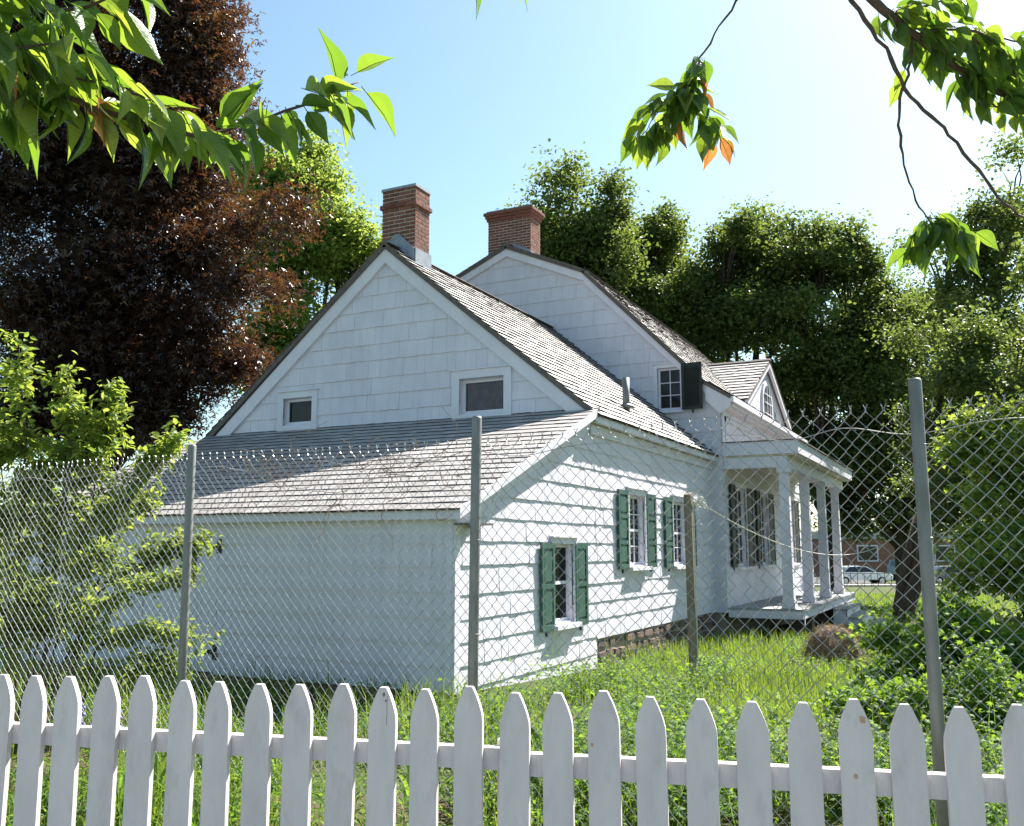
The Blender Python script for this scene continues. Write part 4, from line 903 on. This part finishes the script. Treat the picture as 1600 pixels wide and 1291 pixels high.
def branch(name, label, paths, specs, depth_jit=.12, group=None):
    """paths: list of (points (px,py,depth), r0, r1); specs: per path (leaf spacing in m, leaf length, from fraction, clump)"""
    b0 = P(*paths[0][0][0]); t = thing(name, label, 'branch', b0, group)
    for (pts, r0, r1), sp in zip(paths, specs):
        q = np.array([P(*k) for k in pts]); seg = np.concatenate([[0], np.cumsum(np.linalg.norm(np.diff(q, axis=0), axis=1))]); L = seg[-1]
        n = max(8, int(L/.03)); ss = np.linspace(0, L, n); c = np.stack([np.interp(ss, seg, q[:,a]) for a in range(3)], -1)
        for _ in range(2): c[1:-1] = (c[:-2]+2*c[1:-1]+c[2:])/4
        c[1:-1] += rng.normal(size=(n-2,3))*.0022; rr = np.linspace(r0, r1, n)*rng.uniform(.85,1.25,n)
        b = MB(); b.tube(list(c), list(rr), 8); b.build('twig', TWIG, t, True)
        if sp is None: continue
        step, ll, f0, cnt = sp; s = f0*L
        while s <= L:
            base = np.array([np.interp(s, ss, c[:,a]) for a in range(3)]); tg = unit(np.array([np.interp(min(s+.02,L), ss, c[:,a])-np.interp(max(s-.02,0), ss, c[:,a]) for a in range(3)]))
            for k in range(cnt):
                out = unit(rng.normal(size=3)); out = unit(out-tg*(out@tg)*.7+tg*.35); stalk = base+out*ll*rng.uniform(.12,.3)
                tip = unit(out*.75+np.array([0,0,-1])*rng.uniform(.1,1.25)+tg*.25)
                sd = unit(np.cross(tip, np.array([0,0,1.])+rng.normal(size=3)*.45)); nn = np.cross(sd, tip)
                o = bpy.data.objects.new('leaf', CLR if rng.random() < .012 else CL[rng.integers(6)]); col.objects.link(o); o.parent = t
                sz = ll*rng.uniform(.65,1.15); mloc = Matrix(((sd[0],tip[0],nn[0],0),(sd[1],tip[1],nn[1],0),(sd[2],tip[2],nn[2],0),(0,0,0,1)))
                o.matrix_local = Matrix.Translation(Vector(stalk)-WO[t.name]) @ mloc @ Matrix.Diagonal((sz,sz,sz,1))
            s += step*rng.uniform(.7,1.3)
    return t
d = 1.9
branch('cherry_branch', 'leafy cherry branch reaching across the copper maple with its tip against the sky',
    [([(-160,-40,d-.2),(-20,50,d-.1),(60,110,d),(110,160,d),(190,180,d+.05),(300,215,d+.15),(390,195,d+.25),(450,172,d+.3),(520,145,d+.35),(560,128,d+.4)], .008, .0015),
     ([(-120,-60,d-.2),(20,-10,d-.1),(90,20,d),(160,10,d),(200,-30,d)], .006, .002), ([(-60,60,d-.1),(-10,130,d),(20,170,d),(60,185,d)], .004, .0015), ([(60,110,d),(150,130,d),(230,150,d+.05),(290,180,d+.1)], .004, .0015), ([(-80,20,d-.15),(-20,70,d-.15),(40,80,d-.1),(120,60,d-.1)], .004, .0015)],
    [(.024,.115,.12,2), (.026,.12,.08,2), (.026,.115,.1,2), (.03,.115,.1,2), (.024,.11,.1,2)])
d = 2.5
branch('cherry_branch', 'thick cherry branch with overlapping leaves against the white sky',
    [([(1300,-60,d),(1360,0,d),(1430,55,d),(1500,110,d+.1),(1560,145,d+.1),(1680,175,d+.2)], .014, .006), ([(1290,-80,d),(1330,0,d),(1390,85,d),(1410,140,d),(1480,205,d+.1),(1530,270,d+.1),(1570,320,d+.1),(1640,370,d+.2)], .006, .0035),
     ([(1430,55,d),(1500,40,d),(1560,60,d),(1620,70,d)], .004, .002), ([(1390,20,d),(1450,10,d),(1510,-10,d)], .004,.002), ([(1500,110,d+.1),(1530,150,d+.1),(1560,170,d+.1),(1610,180,d+.1)], .004, .002), ([(1425,60,d),(1425,90,d),(1412,140,d)], .004, .003), ([(1520,60,d),(1560,100,d+.1),(1620,120,d+.1)], .004, .002)],
    [(.026,.085,.2,3), (.05,.095,.05,0), (.024,.085,.05,3), (.024,.085,.05,3), (.022,.08,.05,3), (.035,.08,.3,1), (.024,.085,.05,3)])
d = 2.9
branch('cherry_twig', 'single drooping cherry twig ending in a leaf tuft against the open sky',
    [([(1230,-120,d),(1155,0,d),(1125,40,d),(1095,85,d),(1080,125,d),(1062,170,d)], .0042, .002), ([(1080,130,d),(1050,150,d),(1015,190,d),(1000,215,d)], .002,.001), ([(1075,140,d),(1090,165,d),(1110,190,d),(1115,215,d)], .002, .001), ([(1062,165,d),(1050,190,d),(1035,215,d)], .002,.001)], [(.016,.092,.74,3), (.022,.095,.1,3), (.022,.095,.1,3), (.022,.095,.1,3)])
branch('cherry_twig', 'long hanging cherry twig ending in a leaf tuft before the dark trees',
    [([(1410,138,2.5),(1403,190,2.6),(1412,260,2.7),(1436,325,2.8),(1455,350,2.85),(1470,365,2.9)], .0042, .002), ([(1445,338,2.85),(1480,345,2.85),(1510,370,2.85),(1520,385,2.85)], .002, .001), ([(1450,345,2.85),(1440,370,2.85),(1430,390,2.85)], .002, .001)], [(.018,.09,.84,3), (.024,.095,.1,3), (.024,.092,.1,3)])
branch('cherry_twig', 'few cherry leaf tips hanging into the top of the sky',
    [([(640,-60,2.2),(690,-25,2.2),(740,-40,2.2),(800,-28,2.2)], .003, .002)], [(.09,.085,.3,1)])

# ------------------------------------------------------------------ street beyond: cars, building, railing
def car(label, pos, heading, paint, L=4.6, prof=None, hgt=1.45, wd=1.78, name='parked_car', group='cars parked along the street'):
    t = thing(name, label, 'car', (pos[0], pos[1], pos[2]), group); ca, sa = math.cos(heading), math.sin(heading)
    T = lambda x, y, z: (pos[0]+ca*x-sa*y, pos[1]+sa*x+ca*y, pos[2]+z)
    body = [(-.5,.28),(-.5,.62),(-.47,.72),(-.3,.66+.02),(-.27,.66),(.22,.68),(.46,.60),(.5,.5),(.5,.28)]
    cabin = prof or [(-.36,.66),(-.24,.985),(-.02,1.0),(.08,.97),(.25,.66)]
    sec = lambda pr, h, yw, inset: [T(x*L, yw, z*h-inset) for x, z in pr]
    b = MB(); hb = hgt
    ws = [(-wd/2, .0, .96), (-wd/2+.1, 0, 1), (wd/2-.1, 0, 1), (wd/2, 0, .96)]
    for (ya, _, sa_), (yb, _, sb_) in zip(ws[:-1], ws[1:]):
        b.prism([T(x*L*sa_, ya, .18+(z-.18/hb)*hb*1.0) for x, z in [(q[0], q[1]) for q in body]], [T(x*L*sb_, yb, .18+(z-.18/hb)*hb) for x, z in body])
    b.build('body', paint, t, False)
    b = MB(); a = [T(x*L, -wd/2+.08+.16*(z-.66)/.34, z*hgt) for x, z in cabin]; c = [T(x*L, wd/2-.08-.16*(z-.66)/.34, z*hgt) for x, z in cabin]; b.prism(a, c); cb = b.build('cabin', paint, t)
    for sgn in (-1, 1):
        mx = np.mean([q[0] for q in cabin]); b = MB(); pr = [(mx+(x-mx)*.86, .69+(z-.66)*.80) for x, z in cabin]
        b.prism([T(x*L, sgn*(wd/2-.076-.16*(z-.66)/.34), z*hgt) for x, z in pr], [T(x*L, sgn*(wd/2-.062-.16*(z-.66)/.34), z*hgt) for x, z in pr]); b.build('window', CARGLASS, cb)
    for i0, i1 in ((0, 1), (-2, -1)):
        (xa, za), (xb, zb) = cabin[i0], cabin[i1]; b = MB(); s = -.012 if i0 == 0 else .012
        f_ = lambda t_: (xa+(xb-xa)*t_+s*.6, za+(zb-za)*t_)
        p0, p1 = f_(.12), f_(.88); b.poly([T(p0[0]*L, -wd*.38, p0[1]*hgt+.015), T(p0[0]*L, wd*.38, p0[1]*hgt+.015), T(p1[0]*L, wd*.34, p1[1]*hgt+.015), T(p1[0]*L, -wd*.34, p1[1]*hgt+.015)]); b.build('windscreen', CARGLASS, cb)
    for x in (-.31*L, .31*L):
        for sgn in (-1, 1):
            b = MB(); b.tube([T(x, sgn*(wd/2-.18), .32), T(x, sgn*(wd/2+.012), .32)], .32, 18); wl = b.build('wheel', RUBBER, t)
            b = MB(); b.tube([T(x, sgn*(wd/2-.0), .32), T(x, sgn*(wd/2+.024), .32)], [.21,.19], 14); b.build('rim', RIM, wl)
    for sgn in (-1, 1):
        b = MB(); c0 = T(.487*L, sgn*wd*.33, .66); b.tube([T(.47*L, sgn*wd*.34, .74), T(.502*L, sgn*wd*.34, .74)], .09, 8); b.build('headlight', RIM, t)
        b = MB(); b.tube([T(-.47*L, sgn*wd*.36, .82), T(-.502*L, sgn*wd*.36, .82)], .09, 8); b.build('tail_light', TAIL, t)
    return t
def paint(n, c): return surf(n, c, c, 3, rough=.25, bdist=0, spec=.6)
CARGLASS = surf('car_glass', (.012,.015,.018), (.02,.024,.028), 2, rough=.08, bdist=0, spec=.6)
RUBBER = surf('tyre', (.012,.012,.012), (.02,.02,.02), 9, rough=.9); RIM = surf('rim_metal', (.45,.46,.47), (.55,.56,.57), 9, rough=.35, metal=.8, bdist=0); TAIL = paint('tail_red', (.25,.01,.01))
h0 = math.atan2(-RT[1], -RT[0])
def st(px, d): q = at(px, d); return (q[0], q[1], -1.19)
car('white sedan parked at the kerb beyond the porch steps', st(1335, 74.5), h0+math.pi, paint('white_car', (.75,.76,.77)))
VAN = [(-.47,.58),(-.45,.97),(-.2,1.0),(.12,.99),(.2,.93),(.36,.6)]
car('blue-grey minivan coming along the street behind the twin trunks', st(1416, 84), h0+1.75, paint('blue_van', (.16,.25,.33)), 4.8, VAN, 1.85, 1.9, 'minivan', None)
car('dark grey car parked beyond the big shrub', st(1478, 74.5), h0+math.pi, paint('grey_car', (.13,.14,.16)))
q = at(1400, 98); t = thing('brick_building', 'low brown brick building with pale fascia across the street', 'building', (q[0], q[1], -1.2))
BRB = surf('far_brick', (.20,.10,.07), (.28,.15,.10), 3, rough=.9)
def Q(l, dd, z): c = np.array([q[0], q[1], 0])+RT*l+FH*dd; return (c[0], c[1], z)
def fb_(l0, l1, d0, d1, z0, z1): return [Q(l0,d0,z0),Q(l1,d0,z0),Q(l1,d1,z0),Q(l0,d1,z0),Q(l0,d0,z1),Q(l1,d0,z1),Q(l1,d1,z1),Q(l0,d1,z1)]
b = MB(); b.hexa(fb_(-14,16,0,9,-1.3,2.6)); b.build('wall', BRB, t)
b = MB(); b.hexa(fb_(-14.2,16.2,-.3,9.2,2.61,3.4)); b.build('fascia', CONC, t)
for k in range(7):
    b = MB(); b.hexa(fb_(-12.5+4*k,-10.3+4*k,-.05,.05,.3,2.0)); wn = b.build('window', WHITE, t); b = MB(); b.hexa(fb_(-12.35+4*k,-10.45+4*k,-.09,-.051,.45,1.85)); b.build('pane', CARGLASS, wn)
t = thing('iron_railing', 'thin black iron railing along the pavement by the white sedan', 'railing', (*at(1340, 70), -1.15))
for k in range(26):
    l = 21+k*.5; c = CAM+FH*70+RT*l; b = MB(); b.box(c[0]-.02,c[0]+.02,c[1]-.02,c[1]+.02,-1.25,-.15); b.build('bar', IRON, t)
for z in (-.22, -.95):
    b = MB(); a, c = CAM+FH*70+RT*21, CAM+FH*70+RT*33.6; b.tube([(a[0],a[1],z),(c[0],c[1],z)], .025, 6); b.build('rail', IRON, t)
